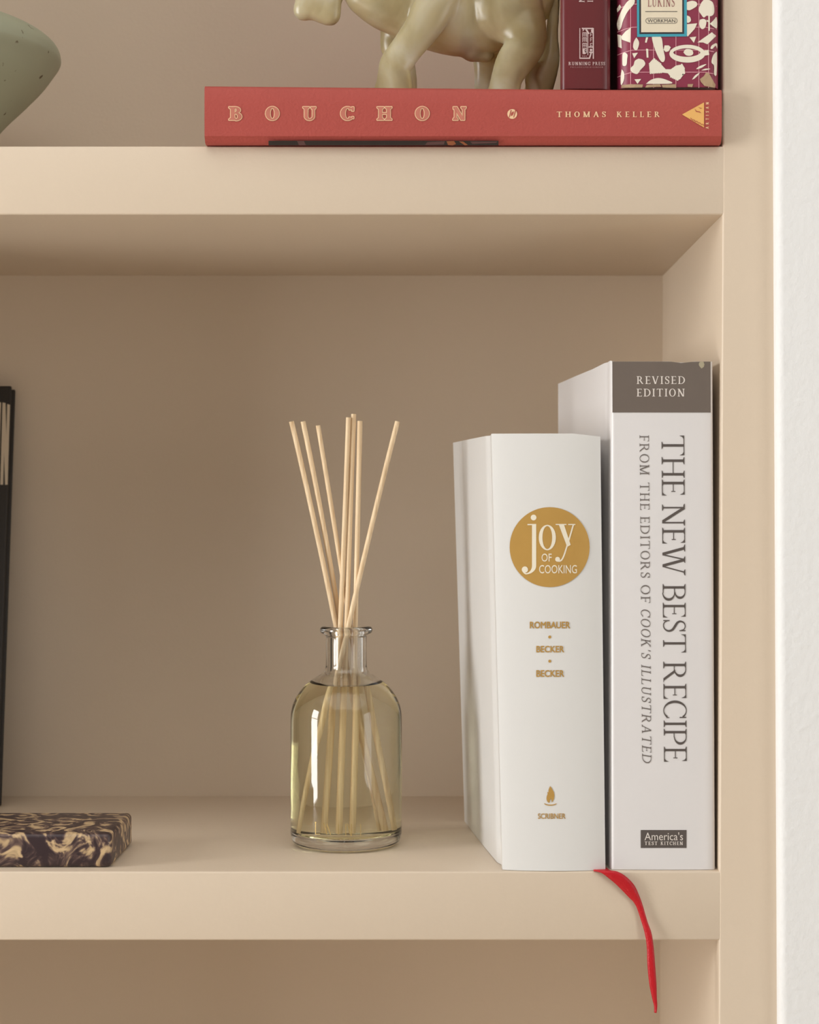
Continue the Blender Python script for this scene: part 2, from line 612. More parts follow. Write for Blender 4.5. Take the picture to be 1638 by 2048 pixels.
# ------------------------------------------------------------------ upright books (loft of two profiles)
def book_block(name_parts, outer_bot, outer_top, z0, z1, ztop_fn, cover_m, page_m, th=0.0026, inset=0.004, levels=10):
    """outer_*: open profile back-left -> spine -> back-right (x, y). Returns cover + pages objects."""
    def offset(prof, d):
        out = []
        n = len(prof)
        for i in range(n):
            a = Vector(prof[max(i - 1, 0)]); b = Vector(prof[min(i + 1, n - 1)])
            t = (b - a).normalized()
            nn = Vector((t.y, -t.x))          # to the right of travel
            out.append((prof[i][0] - nn.x * d, prof[i][1] - nn.y * d))
        return out
    ib, it = offset(outer_bot, th), offset(outer_top, th)
    bm = bmesh.new()
    n = len(outer_bot)
    rows = []
    for L in range(levels + 1):
        f = L / levels
        row = []
        for prof_b, prof_t in ((outer_bot, outer_top), (ib[::-1], it[::-1])):
            for (xb, yb), (xt, yt) in zip(prof_b, prof_t):
                x, y = xb + (xt - xb) * f, yb + (yt - yb) * f
                row.append(bm.verts.new((x, y, z0 + (z1 + ztop_fn(x, y) - z0) * f)))
        rows.append(row)
    m = 2 * n
    for a, b in zip(rows[:-1], rows[1:]):
        for i in range(m):
            bm.faces.new((a[i], a[(i + 1) % m], b[(i + 1) % m], b[i]))
    for row in (rows[0], rows[-1]):
        for i in range(n - 1):
            bm.faces.new((row[i], row[i + 1], row[m - 2 - i], row[m - 1 - i]))
    cover = from_bm('cover', bm, cover_m, angle=50)
    # page block
    bm = bmesh.new()
    pb, pt = offset(outer_bot, th + 0.0004), offset(outer_top, th + 0.0004)
    def trim(p):
        back = max(y for _, y in p) - inset
        return [(x, min(y, back)) for x, y in p]
    pb, pt = trim(pb), trim(pt)
    lo = [bm.verts.new((x, y, z0 + inset)) for x, y in pb]
    hi = [bm.verts.new((x, y, z1 - inset)) for x, y in pt]
    for i in range(n):
        bm.faces.new((lo[i], lo[(i + 1) % n], hi[(i + 1) % n], hi[i]))
    bm.faces.new(lo[::-1]); bm.faces.new(hi)
    pages = from_bm('pages', bm, page_m, angle=30)
    return cover, pages


# ---- white rounded-spine cookbook
jacket = mat('white_gloss_jacket', (0.74, 0.735, 0.72), 0.30, bump=0.05, bump_scale=60, spec=0.5)
gold = mat('gold_foil', srgb(205, 162, 88), 0.38, metallic=0.35, vary=0.08, vary_scale=60)
cream_print = mat('cream_print', srgb(236, 228, 208), 0.4)
red_ribbon = mat('red_satin', srgb(186, 8, 26), 0.42, bump=0.3, bump_scale=1200)

def joy_spine_z(t):                          # t 0..1 across the spine
    return 0.0042 - 0.0036 * (1 - (2 * t - 1) ** 2) ** 0.8 if 0 < t < 1 else 0.0042

def joy_profile(bl, fl, fr, br, zb):
    (xbl, xfl, xfr, xbr) = (bl, fl, fr, br)
    pts = []
    for z, ins in ((zb, 0.0), (zb - 0.0006, -0.0003), (0.120, -0.0006), (0.070, -0.0004), (0.030, 0.0), (0.0245, 0.0002), (0.021, 0.0011), (0.0165, 0.0016), (0.012, 0.0010), (0.0085, 0.0001), (0.0062, 0.0)):
        f = (z - 0.005) / (zb - 0.005)
        pts.append((xfl + (xbl - xfl) * f + ins, z))
    for k in range(0, 25):
        t = k / 24
        pts.append((xfl + (xfr - xfl) * t, joy_spine_z(t)))
    for z, ins in ((0.0062, 0.0), (0.0085, -0.0001), (0.012, -0.0010), (0.0165, -0.0016), (0.021, -0.0011), (0.0245, -0.0002), (0.030, 0.0), (0.070, 0.0003), (0.120, 0.0004), (zb - 0.0006, 0.0), (zb, -0.0003)):
        f = (z - 0.005) / (zb - 0.005)
        pts.append((xfr + (xbr - xfr) * f + ins, z))
    return pts

joy = thing('white_cookbook', 'white jacketed hardback with a gold disc on its rounded spine', 'book', (0.06, 0.08, ZF))
JB = (0.0188, 0.0371, 0.0940, 0.0800)
JT = (0.0114, 0.0309, 0.0912, 0.0765)
jz0, jz1 = ZF + 0.0002, P(0, 869.5, 0.003).z
def joy_top(x, y):
    if y < 0.006:
        t = (x - JT[1]) / (JT[2] - JT[1])
        return 0.0006 - 0.0016 * max(0, t - 0.75) / 0.25
    return 0.0012 * min(1, y / 0.16) - (0.001 if x > 0.08 else 0)
cover, pages = book_block(None, joy_profile(*JB, 0.165), joy_profile(*JT, 0.165), jz0, jz1, joy_top, jacket, paper, levels=12)

def joy_pt(px, py):
    f = (VY - py) / S
    f = (f - jz0) / (jz1 - jz0)
    xl = JB[1] + (JT[1] - JB[1]) * f
    xr = JB[2] + (JT[2] - JB[2]) * f
    z = 0.002
    for _ in range(3):
        x = (px - VX) / S * (1 + z / D)
        z = joy_spine_z((x - xl) / (xr - xl)) - 0.00022
    return P(px, py, z)

def lift(fn, d):
    return lambda x, y: fn(x, y) + Vector((0, -d, 0))

# gold disc (concentric rings so it follows the curve of the spine)
DC = (1099.3, 1094.3)
dp = []
for i in range(8):
    for k in range(64):
        a0, a1 = 2 * math.pi * k / 64, 2 * math.pi * (k + 1) / 64
        r0, r1 = 80 * i / 8, 80 * (i + 1) / 8
        pq = [(DC[0] + r * math.cos(a), DC[1] + r * math.sin(a)) for r, a in ((r0, a0), (r1, a0), (r1, a1), (r0, a1))]
        dp.append(pq if i else pq[1:3] + [DC])
emblem = polys_mesh('gold_disc', to3(dp, joy_pt), gold)

def c5(x, y): return (890 + x / 2.874, 700 + y / 2.874)
jl = []
def add5(pl): jl.extend([[c5(x, y) for x, y in p] for p in pl])
add5(disc(509, 963, 16.5))
add5(rect(500, 1003, 524, 1240)); add5([[(474, 1000), (524, 1000), (524, 1006), (474, 1007)]])
add5(ring(462, 1240, 62, 50, 24, 7, 0, 90, 40)); add5(ring(470, 1240, 34, 50, 10, 7, 90, 150, 40)); add5(disc(459, 1262, 18))
add5(ring(588, 1078, 49, 73, 21, 7, 0, 360, 48))
add5([[(654, 1004), (684, 1004), (722, 1120), (702, 1132)]]); ys = catmull([(738, 1003), (716, 1078), (697, 1140), (684, 1180), (672, 1204), (658, 1214), (646, 1210)], 5)
for p0, p1 in zip(ys[:-1], ys[1:]):
    dx, dy = p1[0] - p0[0], p1[1] - p0[1]
    L_ = math.hypot(dx, dy)
    nx, ny = -dy / L_ * 4.2, dx / L_ * 4.2
    add5([[(p0[0] + nx, p0[1] + ny), (p1[0] + nx, p1[1] + ny), (p1[0] - nx, p1[1] - ny), (p0[0] - nx, p0[1] - ny)]])
add5(rect(636, 1000, 698, 1006)); add5(rect(708, 1000, 749, 1006)); add5(disc(647, 1203, 14))
jl += sans_text('OF', *c5(555, 0)[:1], c5(613, 0)[0], c5(0, 1170)[1], c5(0, 1216)[1], bold=0.004)
jl += sans_text('COOKING', c5(541, 0)[0], c5(758, 0)[0], c5(0, 1236)[1], c5(0, 1284)[1], bold=0.004)
title = polys_mesh('disc_lettering', to3(jl, lift(joy_pt, 0.00012)), cream_print)
author = []
for wd, x0, x1, y0, y1 in (('ROMBAUER', 1059.5, 1140.5, 1243, 1257), ('BECKER', 1072.5, 1128.5, 1291.5, 1305), ('BECKER', 1072.5, 1128.5, 1340, 1354), ('SCRIBNER', 1075.5, 1131.5, 1626.5, 1638)):
    author.append(polys_mesh('author_lettering' if wd != 'SCRIBNER' else 'publisher_lettering', to3(thicken(sans_text(wd, x0 + .5, x1 - .5, y0 + .5, y1 - .5), 0.4 if wd != 'SCRIBNER' else 0.2), joy_pt), gold))
for y in (1274, 1322.3):
    author.append(polys_mesh('gold_dot', to3(disc(1099.5, y, 3.0), joy_pt), gold))
def c7(x, y): return (1060 + x / 13.65, 1540 + y / 13.65)
fl = [[c7(*p) for p in ((548, 440), (520, 500), (505, 560), (503, 610), (470, 600), (482, 650), (460, 710), (448, 780), (462, 840), (490, 880), (530, 900), (545, 840), (570, 770), (592, 850), (590, 890), (625, 850), (655, 790), (668, 700), (655, 610), (618, 545), (585, 480))]]
sau = []
for i in range(14):
    a0, a1 = math.radians(200 + 140 * i / 14), math.radians(200 + 140 * (i + 1) / 14)
    sau.append([c7(555 + rx * math.cos(a), 890 - ry * math.sin(a)) for a, rx, ry in ((a0, 185, 85), (a1, 185, 85), (a1, 165, 55), (a0, 165, 55))])
torch = polys_mesh('flame_mark', to3(fl + sau, joy_pt), gold)
# ribbon bookmark
left = [(1188, 1741.5), (1203, 1746), (1218, 1757), (1233, 1769.6), (1256, 1793), (1271, 1810), (1282.5, 1842.5), (1290, 1869), (1293.6, 1895), (1294.8, 1930), (1298.6, 1968), (1304.4, 1997), (1308, 2012), (1308.2, 2025)]
right = [(1222, 1740.5), (1236, 1743.5), (1252, 1753), (1268, 1769.6), (1278, 1790), (1285.5, 1810.5), (1294.8, 1842.5), (1303, 1866), (1307.4, 1895), (1310.3, 1930), (1313, 1968), (1313.8, 1995), (1314.7, 2012), (1313.2, 2026)]
zr = [-0.0008, -0.0022, -0.0026, -0.0024, -0.002, -0.0018, -0.0022, -0.003, -0.0036, -0.0042, -0.0046, -0.0044, -0.004, -0.004]
Lr = catmull([(a, b, c) for (a, b), c in zip(left, zr)], 5)
Rr = catmull([(a, b, c - 0.0006) for (a, b), c in zip(right, zr)], 5)
Lv = [Vector((0.0850, 0.030, ZF + 0.0005)), Vector((0.0872, 0.006, ZF + 0.0006))] + [P(*p) for p in Lr]
Rv = [Vector((0.0905, 0.030, ZF + 0.0005)), Vector((0.0962, 0.002, ZF + 0.0006))] + [P(*p) for p in Rr]
bm = bmesh.new()
rows = []
for a, b in zip(Lv, Rv):
    rows.append([bm.verts.new(a.lerp(b, k / 4) + Vector((0, -0.0004 * math.sin(math.pi * k / 4), 0))) for k in range(5)])
for r0, r1 in zip(rows[:-1], rows[1:]):
    for k in range(4):
        bm.faces.new((r0[k], r0[k + 1], r1[k + 1], r1[k]))
ribbon = from_bm('ribbon_bookmark', bm, red_ribbon, angle=80)
so = ribbon.modifiers.new('thick', 'SOLIDIFY'); so.thickness = 0.0003
ribbon['label'] = 'red satin ribbon bookmark hanging over the shelf edge'
adopt(joy, cover, pages, emblem, title, torch, ribbon, *author)

# ---- tall white recipe book with a grey band
matte_white = mat('satin_white_cover', (0.73, 0.71, 0.71), 0.33, bump=0.04, bump_scale=50, vary=0.02, vary_scale=30)
grey_band = mat('warm_grey_band', srgb(108, 97, 89), 0.45, bump=0.1, vary=0.04, vary_scale=80)
grey_ink = mat('grey_ink', srgb(88, 80, 76), 0.5)
pale_ink = mat('pale_ink', srgb(225, 217, 210), 0.5)
grey_ink_soft = mat('soft_grey_ink', srgb(112, 104, 100), 0.5)

best = thing('tall_recipe_book', 'tall white recipe hardback with a grey band atop its flat spine', 'book', (0.12, 0.09, ZF))
BB = (0.0805, 0.0969, 0.1549, 0.1545)
BT = (0.0800, 0.0969, 0.1535, 0.1535)
bz0, bz1 = ZF + 0.0002, P(0, 723, 0.004).z
def best_z(t): return 0.0046 - 0.0006 * (1 - (2 * t - 1) ** 2)
def best_profile(xbl, xfl, xfr, xbr, zb=0.19):
    pts = []
    for z, ins in ((zb, 0.0), (0.120, -0.0004), (0.060, -0.0002), (0.0245, 0.0), (0.021, 0.0003), (0.017, 0.0007), (0.013, 0.0004), (0.0095, 0.0), (0.0072, 0.0001), (0.0058, 0.0005)):
        f = (z - 0.005) / (zb - 0.005)
        pts.append((xfl + (xbl - xfl) * f + ins, z))
    pts.append((xfl + 0.0010, 0.0050)); pts.append((xfl + 0.0019, 0.0046))
    for k in range(0, 13):
        t = k / 12
        pts.append((xfl + 0.0024 + (xfr - xfl - 0.0040) * t, best_z(t)))
    pts.append((xfr - 0.0010, 0.0048)); pts.append((xfr - 0.0003, 0.0054))
    for z, ins in ((0.0065, 0.0), (0.0095, 0.0), (0.013, -0.0007), (0.017, -0.0012), (0.021, -0.0007), (0.0245, 0.0), (0.060, 0.0), (0.120, 0.0), (zb, 0.0)):
        f = (z - 0.005) / (zb - 0.005)
        pts.append((xfr + (xbr - xfr) * f + ins, z))
    return pts
cover, pages = book_block(None, best_profile(*BB), best_profile(*BT), bz0, bz1,
                          lambda x, y: (-0.0008 * math.exp(-((x - 0.1365) / 0.004) ** 2) if y < 0.007 else 0) + (0.0006 if x < 0.0975 and y < 0.03 else 0), matte_white, paper, levels=8)
def best_pt(px, py):
    x = (px - VX) / S
    t = min(1, max(0, (x - 0.0990) / 0.0525))
    return P(px, py, best_z(t) - 0.00018)
band = []
for i in range(10):
    a, b = 1224.5 + (1421.2 - 1224.5) * i / 10, 1224.5 + (1421.2 - 1224.5) * (i + 1) / 10
    ya = 723.2 + 3.0 * math.exp(-((a - 1365) / 14) ** 2); yb = 723.2 + 3.0 * math.exp(-((b - 1365) / 14) ** 2)
    band.append([(a, ya), (b, yb), (b + .3, 825), (a + .3, 825)])
band_o = polys_mesh('grey_band', to3(band, best_pt), grey_band)
tx = horiz(serif_text('REVISED', 97, 15.5, 0.95, gapf=.2, w=.14, h=.065), 1273, 768) + horiz(serif_text('EDITION', 97, 15.5, 0.95, gapf=.2, w=.14, h=.065), 1273, 793)
band_text = polys_mesh('band_lettering', to3(tx, lift(best_pt, 0.00012)), pale_ink)
tt = []
ln = 0.0078
for wd, y0, y1 in (('THE', 870.5, 991.6), ('NEW', 1008, 1151), ('BEST', 1168, 1305.5), ('RECIPE', 1323, 1524)):
    tt += down(serif_text(wd, y1 - y0, 45.5, 0.95, gapf=.06, w=.092, h=.036, s=.085, t=.03), 1323 + ln * (y0 - 870), y0, ln)
title = polys_mesh('title_lettering', to3(tt, best_pt), grey_ink)
st = []
for wd, y0, y1, sh in (('FROM', 870.5, 950, 0), ('THE', 965, 1020, 0), ('EDITORS', 1033, 1156, 0), ('OF', 1170, 1206, 0), ("COOK'S", 1217.5, 1316, .17), ('ILLUSTRATED', 1329, 1525, .17)):
    st += down(serif_text(wd, y1 - y0, 18.5, 0.92, shear=sh, gapf=.2, w=.10, h=.055, s=.085, t=.04), 1279.2 + ln * (y0 - 870), y0, ln)
sub = polys_mesh('subtitle_lettering', to3(st, best_pt), grey_ink_soft)
bx = polys_mesh('publisher_box', to3(rect(1281.5, 1660, 1373, 1696), best_pt), grey_ink)
pb = sans_text("America's", 1289, 1366, 1664.5, 1680.5) + horiz(serif_text('TEST', 26, 7.0, .85, gapf=.2, w=.17, h=.1), 1289, 1690) + horiz(serif_text('KITCHEN', 45, 7.0, .85, gapf=.2, w=.17, h=.1), 1321, 1690)
pbt = polys_mesh('publisher_lettering', to3(pb, lift(best_pt, 0.00012)), pale_ink)
scuff = mat('worn_board', srgb(170, 160, 135), 0.8, bump=0.5)
sc = polys_mesh('worn_spot', to3([[(1398, 726), (1401, 723), (1407, 723.5), (1409, 729), (1407.5, 734), (1403, 737), (1400, 734), (1397.5, 730)]], lift(best_pt, 0.00012)), scuff)
adopt(best, cover, pages, band_o, band_text, title, sub, bx, pbt, sc)

# ------------------------------------------------------------------ reed diffuser
BXC, BYC = P(692.5, 0, 0.083).x, 0.083
glass = bpy.data.materials.new('clear_glass'); glass.use_nodes = True
gb = glass.node_tree.nodes['Principled BSDF']
gb.inputs['Base Color'].default_value = (0.985, 0.995, 0.985, 1)
gb.inputs['Roughness'].default_value = 0.0
gb.inputs['IOR'].default_value = 1.5
gb.inputs['Transmission Weight'].default_value = 1.0
def dielectric(name, ior, color):
    m = bpy.data.materials.new(name); m.use_nodes = True
    q = m.node_tree.nodes['Principled BSDF']
    q.inputs['Base Color'].default_value = (*color, 1)
    q.inputs['Roughness'].default_value = 0.0
    q.inputs['IOR'].default_value = ior
    q.inputs['Transmission Weight'].default_value = 1.0
    return m
oil_top = dielectric('pale_yellow_oil_surface', 1.43, (0.98, 0.955, 0.71))
oil_side = dielectric('pale_yellow_oil_in_glass', 1.43 / 1.5, (0.98, 0.96, 0.75))     # where oil meets glass
print_gold = mat('gold_print', srgb(190, 160, 95), 0.4, metallic=0.3)

bottle = thing('reed_diffuser_bottle', 'clear glass diffuser bottle filled to its shoulder with pale yellow oil', 'bottle', (BXC, BYC, ZF))
outer = [(0, .0030), (.015, .0026), (.022, .0014), (.0255, .0003), (.0275, 0), (.0300, .0008), (.0318, .0024), (.0327, .0045), (.0331, .0075), (.0331, .040), (.0331, .0745), (.0328, .0790), (.0318, .0833), (.0300, .0874), (.0275, .0912), (.0245, .0947), (.0205, .0980), (.0165, .1004), (.0140, .1020), (.0126, .1040), (.0121, .1065), (.0121, .115), (.0121, .1228), (.0124, .1243), (.0136, .1253), (.0150, .1258), (.0156, .1270), (.0155, .1284), (.0147, .1294), (.0130, .1297)]
inner = [(.0095, .1295), (.0088, .1285), (.0086, .127), (.0086, .115), (.0086, .1055), (.0090, .1030), (.0105, .1010), (.0140, .0987), (.0185, .0957), (.0225, .0926), (.0256, .0892), (.0280, .0854), (.0296, .0815), (.0303, .077), (.0304, .072), (.0304, .040), (.0304, .016), (.0299, .0122), (.0285, .0095), (.0255, .0077), (.018, .0068), (0, .0068)]
LH = 0.0948
# inner wall of the glass above the oil; below the oil line the oil itself touches the glass
wet = [p for p in inner if p[1] < LH]
dry = [p for p in inner if p[1] > LH] + [(0.0202, LH)]
vessel = from_bm('glass_vessel', lathe_bm(outer + dry, 128, BXC, BYC, ZF + 0.0002, close=False), glass, angle=80)
bm = lathe_bm([(0, LH), (0.010, LH), (0.0190, LH), (0.0202, LH)] , 128, BXC, BYC, ZF + 0.0002, close=False)
nt_ = len(bm.faces)
b2 = lathe_bm([(0.0202, LH)] + wet, 128, BXC, BYC, ZF + 0.0002, close=False)
for f in b2.faces: f.material_index = 1
me_ = bpy.data.meshes.new('tmp'); b2.to_mesh(me_); b2.free(); bm.from_mesh(me_); bpy.data.meshes.remove(me_)
bmesh.ops.remove_doubles(bm, verts=bm.verts[:], dist=1e-6)
oil_o = from_bm('scented_oil', bm, [oil_top, oil_side], angle=60)
oil_o['label'] = 'pale yellow scented oil'
def bottle_front(px, py):
    z = BYC - 0.0331
    for _ in range(3):
        x = (px - VX) / S * (1 + z / D)
        z = BYC - math.sqrt(max(1e-8, 0.03325 ** 2 - (x - BXC) ** 2))
    return P(px, py, z)
em = rect(630.3, 1645, 631.8, 1669) + disc(631, 1645, 1.6) + rect(630.5, 1667.5, 640, 1668.6)  # dot atop the L is a painted glint in the lettering colour
em += diag(654, 1669, 647.5, 1646, 1.3) + diag(661.5, 1670, 654, 1648, 1.6)
em += rect(676.2, 1648, 677.2, 1669) + rect(691, 1648, 692.2, 1672) + diag(702, 1672, 695, 1647, 1.2) + rect(702.5, 1648, 703.6, 1672) + rect(720.8, 1648, 721.8, 1672)
emb = polys_mesh('gold_lettering_and_glint', to3(em, bottle_front), print_gold)
adopt(bottle, vessel, oil_o, emb)

reed_m = bpy.data.materials.new('rattan_reed'); reed_m.use_nodes = True
nt = reed_m.node_tree
rb = nt.nodes['Principled BSDF']; rb.inputs['Roughness'].default_value = 0.55
tc = nt.nodes.new('ShaderNodeTexCoord'); mp = nt.nodes.new('ShaderNodeMapping')
mp.inputs['Scale'].default_value = (900, 900, 18)
nz = nt.nodes.new('ShaderNodeTexNoise'); nz.inputs['Scale'].default_value = 1.0; nz.inputs['Detail'].default_value = 3
cr = nt.nodes.new('ShaderNodeValToRGB')
cr.color_ramp.elements[0].position = 0.3; cr.color_ramp.elements[0].color = (0.66, 0.46, 0.26, 1)
cr.color_ramp.elements[1].position = 0.68; cr.color_ramp.elements[1].color = (0.87, 0.69, 0.46, 1)
nt.links.new(tc.outputs['Object'], mp.inputs['Vector']); nt.links.new(mp.outputs['Vector'], nz.inputs['Vector'])
nt.links.new(nz.outputs['Fac'], cr.inputs['Fac']); nt.links.new(cr.outputs['Color'], rb.inputs['Base Color'])
bpn = nt.nodes.new('ShaderNodeBump'); bpn.inputs['Strength'].default_value = 0.25; bpn.inputs['Distance'].default_value = 0.0003
nt.links.new(nz.outputs['Fac'], bpn.inputs['Height']); nt.links.new(bpn.outputs['Normal'], rb.inputs['Normal'])

# top pixel, neck offset (mm), bottom offset (mm), label
REEDS = [
    ((583, 843), (-6.0, 2.2), (15.5, 4.5), 'leftmost pale reed in the diffuser, tip spread furthest from the books'),
    ((606, 843), (-3.4, 4.9), (12.5, 9.8), 'second reed from the left in the diffuser, beside the outermost left one'),
    ((636, 851), (2.4, 2.4), (19.9, 4.5), 'third reed from the left, thinner than the other reeds in the diffuser'),
    ((697, 835), (-3.5, -1.5), (-9.5, -2.3), 'left reed of the upright middle trio in the diffuser'),
    ((707.5, 828), (0.2, -1.4), (-3.0, -3.3), 'tallest reed, in the centre of the diffuser'),
    ((720, 842), (5.4, -0.9), (2.6, -1.7), 'right reed of the upright middle trio in the diffuser'),
    ((795, 843), (1.2, -4.5), (-23.5, -8.2), 'lone reed leaning right from the diffuser towards the white books'),
]
for (tpx, tpy), nk, bt, lab in REEDS:
    Hn, Hb = 0.1287, 0.0085
    ht = (1690 - tpy) * 0.2977e-3
    topy = nk[1] + (nk[1] - bt[1]) * (ht - Hn) / (Hn - Hb)
    p = P(tpx, tpy, BYC + topy * 1e-3)
    H = [Hb, Hn, p.z - ZF]
    X = [BXC + bt[0] * 1e-3, BXC + nk[0] * 1e-3, p.x]
    Y = [BYC + bt[1] * 1e-3, BYC + nk[1] * 1e-3, p.y]
    pts = []
    for k in range(25):
        h = H[0] + (H[2] - H[0]) * k / 24
        l0 = (h - H[1]) * (h - H[2]) / ((H[0] - H[1]) * (H[0] - H[2]))
        l1 = (h - H[0]) * (h - H[2]) / ((H[1] - H[0]) * (H[1] - H[2]))
        l2 = (h - H[0]) * (h - H[1]) / ((H[2] - H[0]) * (H[2] - H[1]))
        pts.append((X[0] * l0 + X[1] * l1 + X[2] * l2 - X[0], Y[0] * l0 + Y[1] * l1 + Y[2] * l2 - Y[0], h - H[0]))
    rr = 0.00148 if tpx != 636 else 0.00135
    r = from_bm('reed', tube_bm(pts, [rr] * 25, 20), reed_m, angle=50)
    r.location = (X[0], Y[0], ZF + H[0])
    r['label'] = lab; r['category'] = 'reed'; r['group'] = 'reeds in the diffuser bottle'

# ------------------------------------------------------------------ marbled slab and black book at the left
marble = bpy.data.materials.new('dark_marbled_stone'); marble.use_nodes = True
nt = marble.node_tree
b = nt.nodes['Principled BSDF']; b.inputs['Roughness'].default_value = 0.38
tc = nt.nodes.new('ShaderNodeTexCoord')
n1 = nt.nodes.new('ShaderNodeTexNoise'); n1.inputs['Scale'].default_value = 62; n1.inputs['Detail'].default_value = 3; n1.inputs['Distortion'].default_value = 2.6
cr = nt.nodes.new('ShaderNodeValToRGB')
e = cr.color_ramp.elements
e[0].position = 0.0; e[0].color = (*srgb(58, 42, 46), 1)
e[1].position = 1.0; e[1].color = (*srgb(208, 178, 130), 1)
for pos, c in ((0.40, (54, 40, 43)), (0.48, (76, 58, 57)), (0.535, (118, 96, 84)), (0.575, (172, 146, 112)), (0.66, (204, 176, 136))):
    k = e.new(pos); k.color = (*srgb(*c), 1)
nt.links.new(tc.outputs['Object'], n1.inputs['Vector']); nt.links.new(n1.outputs['Fac'], cr.inputs['Fac']); nt.links.new(cr.outputs['Color'], b.inputs['Base Color'])
slab = from_bm('marbled_slab', box_bm(-0.355, -0.1805, 0.0105, 0.083, ZF + 0.0002, ZF + 0.0192, 0.0028, 4), marble)
slab['label'] = 'dark brown and cream marbled stone slab lying on the lower shelf'; slab['category'] = 'stone slab'

black = mat('black_cloth_cover', srgb(42, 37, 33), 0.6, bump=0.3, bump_scale=900)
off_white = mat('off_white_print', srgb(205, 190, 168), 0.55)
# face of the book leans back against the back panel: bottom (z=.2127) to top (z=.257)
bk = thing('black_book', 'large black book leaning face-out against the back behind the marbled slab', 'book', (-0.40, 0.23, ZF))
fb, ft = Vector((-0.2914, 0.2125, ZF + 0.0022)), Vector((-0.2914, 0.2545, 0.0840))
upv = (ft - fb); hgt = upv.length; upv.normalize()
nrm = Vector((0, -upv.z, upv.y))           # outward from the cover
def blk(x, v, d=0.0): return fb + upv * v + nrm * d + Vector((x, 0, 0))
def slab_pts(x0, x1, v0, v1, d0, d1, m, name, bev):
    bm = box_bm(x0, x1, d0, d1, v0, v1, bev, 3)
    for vv in bm.verts:
        vv.co = blk(vv.co.x, vv.co.z, -vv.co.y)
    return from_bm(name, bm, m)
front = slab_pts(-0.195, 0, 0, hgt, 0, 0.0026, black, 'front_cover', 0.0012)
back = slab_pts(-0.195, 0, 0.0, hgt, 0.0115, 0.0140, black, 'back_cover', 0.0012)
pg = slab_pts(-0.192, -0.003, 0.003, hgt - 0.003, 0.0027, 0.0114, paper, 'pages', 0.0)
spn = slab_pts(-0.198, -0.1945, 0.0, hgt, 0.0005, 0.0135, black, 'spine', 0.0012)
def blk_pt(px, py):
    z = 0.25
    for _ in range(6):
        Z = (VY - py) / S * (1 + z / D)
        z = fb.y + (Z - fb.z) / (ft.z - fb.z) * (ft.y - fb.y)
    p = P(px, py, z)
    return p + nrm * 0.0002
bl = [[(12.0 + 8.0, 806 + 3), (14.5, 807), (10.8, 969), (15.2, 969)]]
ltr = [[(14.6, 808), (20.2, 810), (15.4, 969.5), (10.2, 969.5)], [(5.2, 805), (11.2, 806), (6.3, 969.5), (0.8, 969.5)], [(5.2, 805), (11.2, 806), (15.4, 969.5), (10.2, 969.5)],
       [(-3.5, 804), (2.2, 805), (-2.5, 969.5), (-8.2, 969.5)]]
lt = polys_mesh('title_lettering', to3(ltr, blk_pt), off_white)
adopt(bk, front, back, pg, spn, lt)

# ------------------------------------------------------------------ red cookbook lying on the upper shelf
red_cloth = mat('brick_red_cloth', srgb(170, 72, 63), 0.62, bump=0.35, bump_scale=700, vary=0.03, vary_scale=40)
tan_foil = mat('rose_tan_print', srgb(196, 118, 100), 0.5)
cream_foil = mat('cream_foil', srgb(238, 200, 160), 0.4)
amber_foil = mat('amber_foil', srgb(232, 180, 105), 0.4)
photo_dark = mat('dark_photo_print', srgb(38, 30, 30), 0.45)
bou = thing('red_cookbook', 'brick red cookbook lying flat on the upper shelf, spine outwards', 'book', (0.015, 0.13, ZT))
bx0, bx1 = P(409, 0, -0.008).x, P(1443.5, 0, -0.008).x
BZ0 = ZT + 0.0003
def bou_ztop(x):
    f = (x - bx0) / (bx1 - bx0)
    return 0.2311 + (0.2291 - 0.2311) * min(1, f * 1.3)
def bou_profile(zt):                 # y,z of outer cover: bottom back -> spine -> top back
    yb = 0.2655
    pr = [(yb, BZ0), (0.012, BZ0), (0.006, BZ0 + 0.0006), (0.0, BZ0), (-0.0040, BZ0 + 0.0001), (-0.0052, BZ0 + 0.0006), (-0.0062, BZ0 + 0.0018), (-0.0072, BZ0 + 0.0030), (-0.0079, BZ0 + 0.0036)]
    pr += [(-0.0082, BZ0 + 0.012), (-0.0082, zt - 0.010), (-0.0080, zt - 0.002), (-0.0072, zt - 0.0007), (-0.0058, zt - 0.0001), (0.0, zt), (0.006, zt - 0.0006), (0.012, zt), (yb, zt)]
    return pr
bm = bmesh.new()
rows = []
NB = 12
for i in range(NB + 1):
    x = bx0 + (bx1 - bx0) * i / NB
    pr = bou_profile(bou_ztop(x))
    th = 0.003
    n = len(pr)
    inn = []
    for k in range(n):
        a = Vector(pr[max(k - 1, 0)]); c = Vector(pr[min(k + 1, n - 1)])
        t = (c - a).normalized(); nn = Vector((t.y, -t.x))
        inn.append((pr[k][0] + nn.x * th, pr[k][1] + nn.y * th))
    # keep inner side inside
    cy = (BZ0 + bou_ztop(x)) / 2
    if abs(inn[0][1] - cy) > abs(pr[0][1] - cy):
        inn = [(2 * p[0] - q[0], 2 * p[1] - q[1]) for p, q in zip(pr, inn)]
    rows.append([bm.verts.new((x, y, z)) for y, z in pr + inn[::-1]])
m2 = len(rows[0])
for a, b_ in zip(rows[:-1], rows[1:]):
    for i in range(m2):
        bm.faces.new((a[i], a[(i + 1) % m2], b_[(i + 1) % m2], b_[i]))
for row in (rows[0], rows[-1]):
    for i in range(m2 // 2 - 1):
        bm.faces.new((row[i], row[i + 1], row[m2 - 2 - i], row[m2 - 1 - i]))
bcover = from_bm('cover', bm, red_cloth, angle=40)
bpages = box('pages', bx0 + 0.004, bx1 - 0.004, -0.0045, 0.262, BZ0 + 0.0034, 0.2257, paper)
def bou_pt(px, py): return P(px, py, -0.00842)
